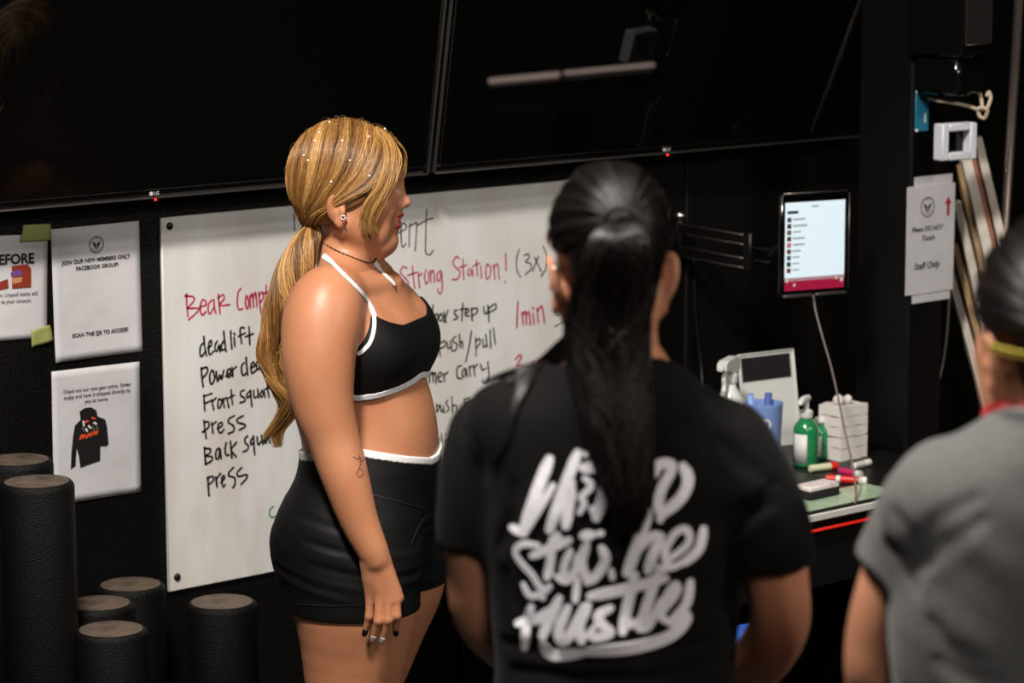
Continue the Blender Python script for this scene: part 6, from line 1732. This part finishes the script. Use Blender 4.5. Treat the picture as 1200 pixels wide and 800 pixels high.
mb.tube(spline([at(1146, 127, 6.61), at(1148, 136, 6.61), at(1154, 138, 6.61), at(1157, 129, 6.60), at(1150, 126, 6.60), at(1145, 128, 6.60)], 6), .0045, 10)
for i in range(len(mb.v)): mb.v[i] = tuple(np.array(mb.v[i]) - k1)
cr = mb.build('cord', M['rope'], smooth=True); cr.location = k1; tag(cr, 'pale cord knotted in loops beside the teal card', 'cord')
# small square frame and the boards leaning behind the post
fa, fb = at(1099, 187, 6.60), at(1140, 144, 6.60)
fr_ = empty('square_frame', ((fa[0] + fb[0]) / 2, (fa[1] + fb[1]) / 2, (fa[2] + fb[2]) / 2)); fr_.rotation_euler = (0, 0, math.radians(-10)); tag(fr_, 'small white square frame resting on top of the leaning boards beside the post', 'frame')
fw, fh_ = .104, .086
mb = MB()
for s in (-1, 1):
    MB().box((s * (fw / 2 - .010), 0, 0), (.020, .035, fh_), bevel=.003).build('frame_side', M['frame_white'], fr_, angle=40)
    MB().box((0, 0, s * (fh_ / 2 - .009)), (fw - .04, .035, .018), bevel=.003).build('frame_rail', M['frame_white'], fr_, angle=40)
MB().box((0, .012, 0), (fw - .03, .004, fh_ - .03)).build('backing', M['gloss_black'], fr_)
for (tx, ty), bxp, w, m, D1, lab in (((1131, 186), 1203, .024, 'wood_white', 6.84, 'white leaning board directly under the small square frame'), ((1144, 160), 1222, .020, 'wood_white', 6.86, 'white leaning board rising furthest, right of the small square frame'),
        ((1138.5, 184), 1212, .012, 'wood_red', 6.85, 'thin reddish board between two white leaning boards'), ((1124, 192), 1192, .020, 'wood_tan', 6.88, 'tan leaning board left of the white boards'),
        ((1119.5, 235), 1181, .020, 'wood_white', 6.90, 'pale leaning board emerging at the middle of the paper sign'), ((1117, 285), 1171, .016, 'wood_tan', 6.92, 'tan leaning board emerging low beside the paper sign'),
        ((1112, 318), 1160, .018, 'wood_white', 6.94, 'white leaning board lowest and furthest left of the stack')):
    t0 = at(tx, ty, D1); g = at(bxp, 490, D1 - .03); d = g - t0; gnd = t0 + d * (t0[2] - .004) / (-d[2]); Lb = np.linalg.norm(gnd - t0)
    zax = Vector(t0 - gnd).normalized(); yax = Vector((FH[0], FH[1], 0)); yax = (yax - zax * yax.dot(zax)).normalized(); xax = yax.cross(zax)
    R3 = Matrix((xax, yax, zax)).transposed().to_4x4()
    o = MB().box((0, 0, Lb / 2), (w, .055, Lb), bevel=.002).build('board', M[m], angle=40)
    o.matrix_world = Matrix.Translation(Vector(gnd)) @ R3
    tag(o, lab, 'board', 'boards leaning behind the post')
t0 = at(1195, -20, 7.15); g = at(1179, 240, 7.1); d = g - t0; gnd = t0 + d * (t0[2] - .002) / (-d[2]); tp_ = t0 - d * .3
o = MB().tube([np.zeros(3), (tp_ - gnd) / 2, tp_ - gnd], .0115, 20).build('metal_pole', mat('worn_pole', (150, 132, 124), .35, metal=.6), smooth=True); o.location = gnd; tag(o, 'slim grey metal pole standing near the right edge', 'pole')
cable('hanging_cable', [at(1113, 330, 6.86), at(1110, 385, 6.85), at(1104, 430, 6.84), at(1092, 475, 6.80), at(1082, 520, 6.76), at(1075, 600, 6.74)], .003, M['cable_grey'], 'thin cable hanging behind the square post beside the boards')
cable('television_cable', [wall_pt(1050, -20, .03), wall_pt(1042, 30, .03), wall_pt(1033, 75, .03), wall_pt(1026, 130, .03), wall_pt(1025, 200, .03)], .0028, M['cable_black'], 'thin black cable dropping past the right edge of the right television')
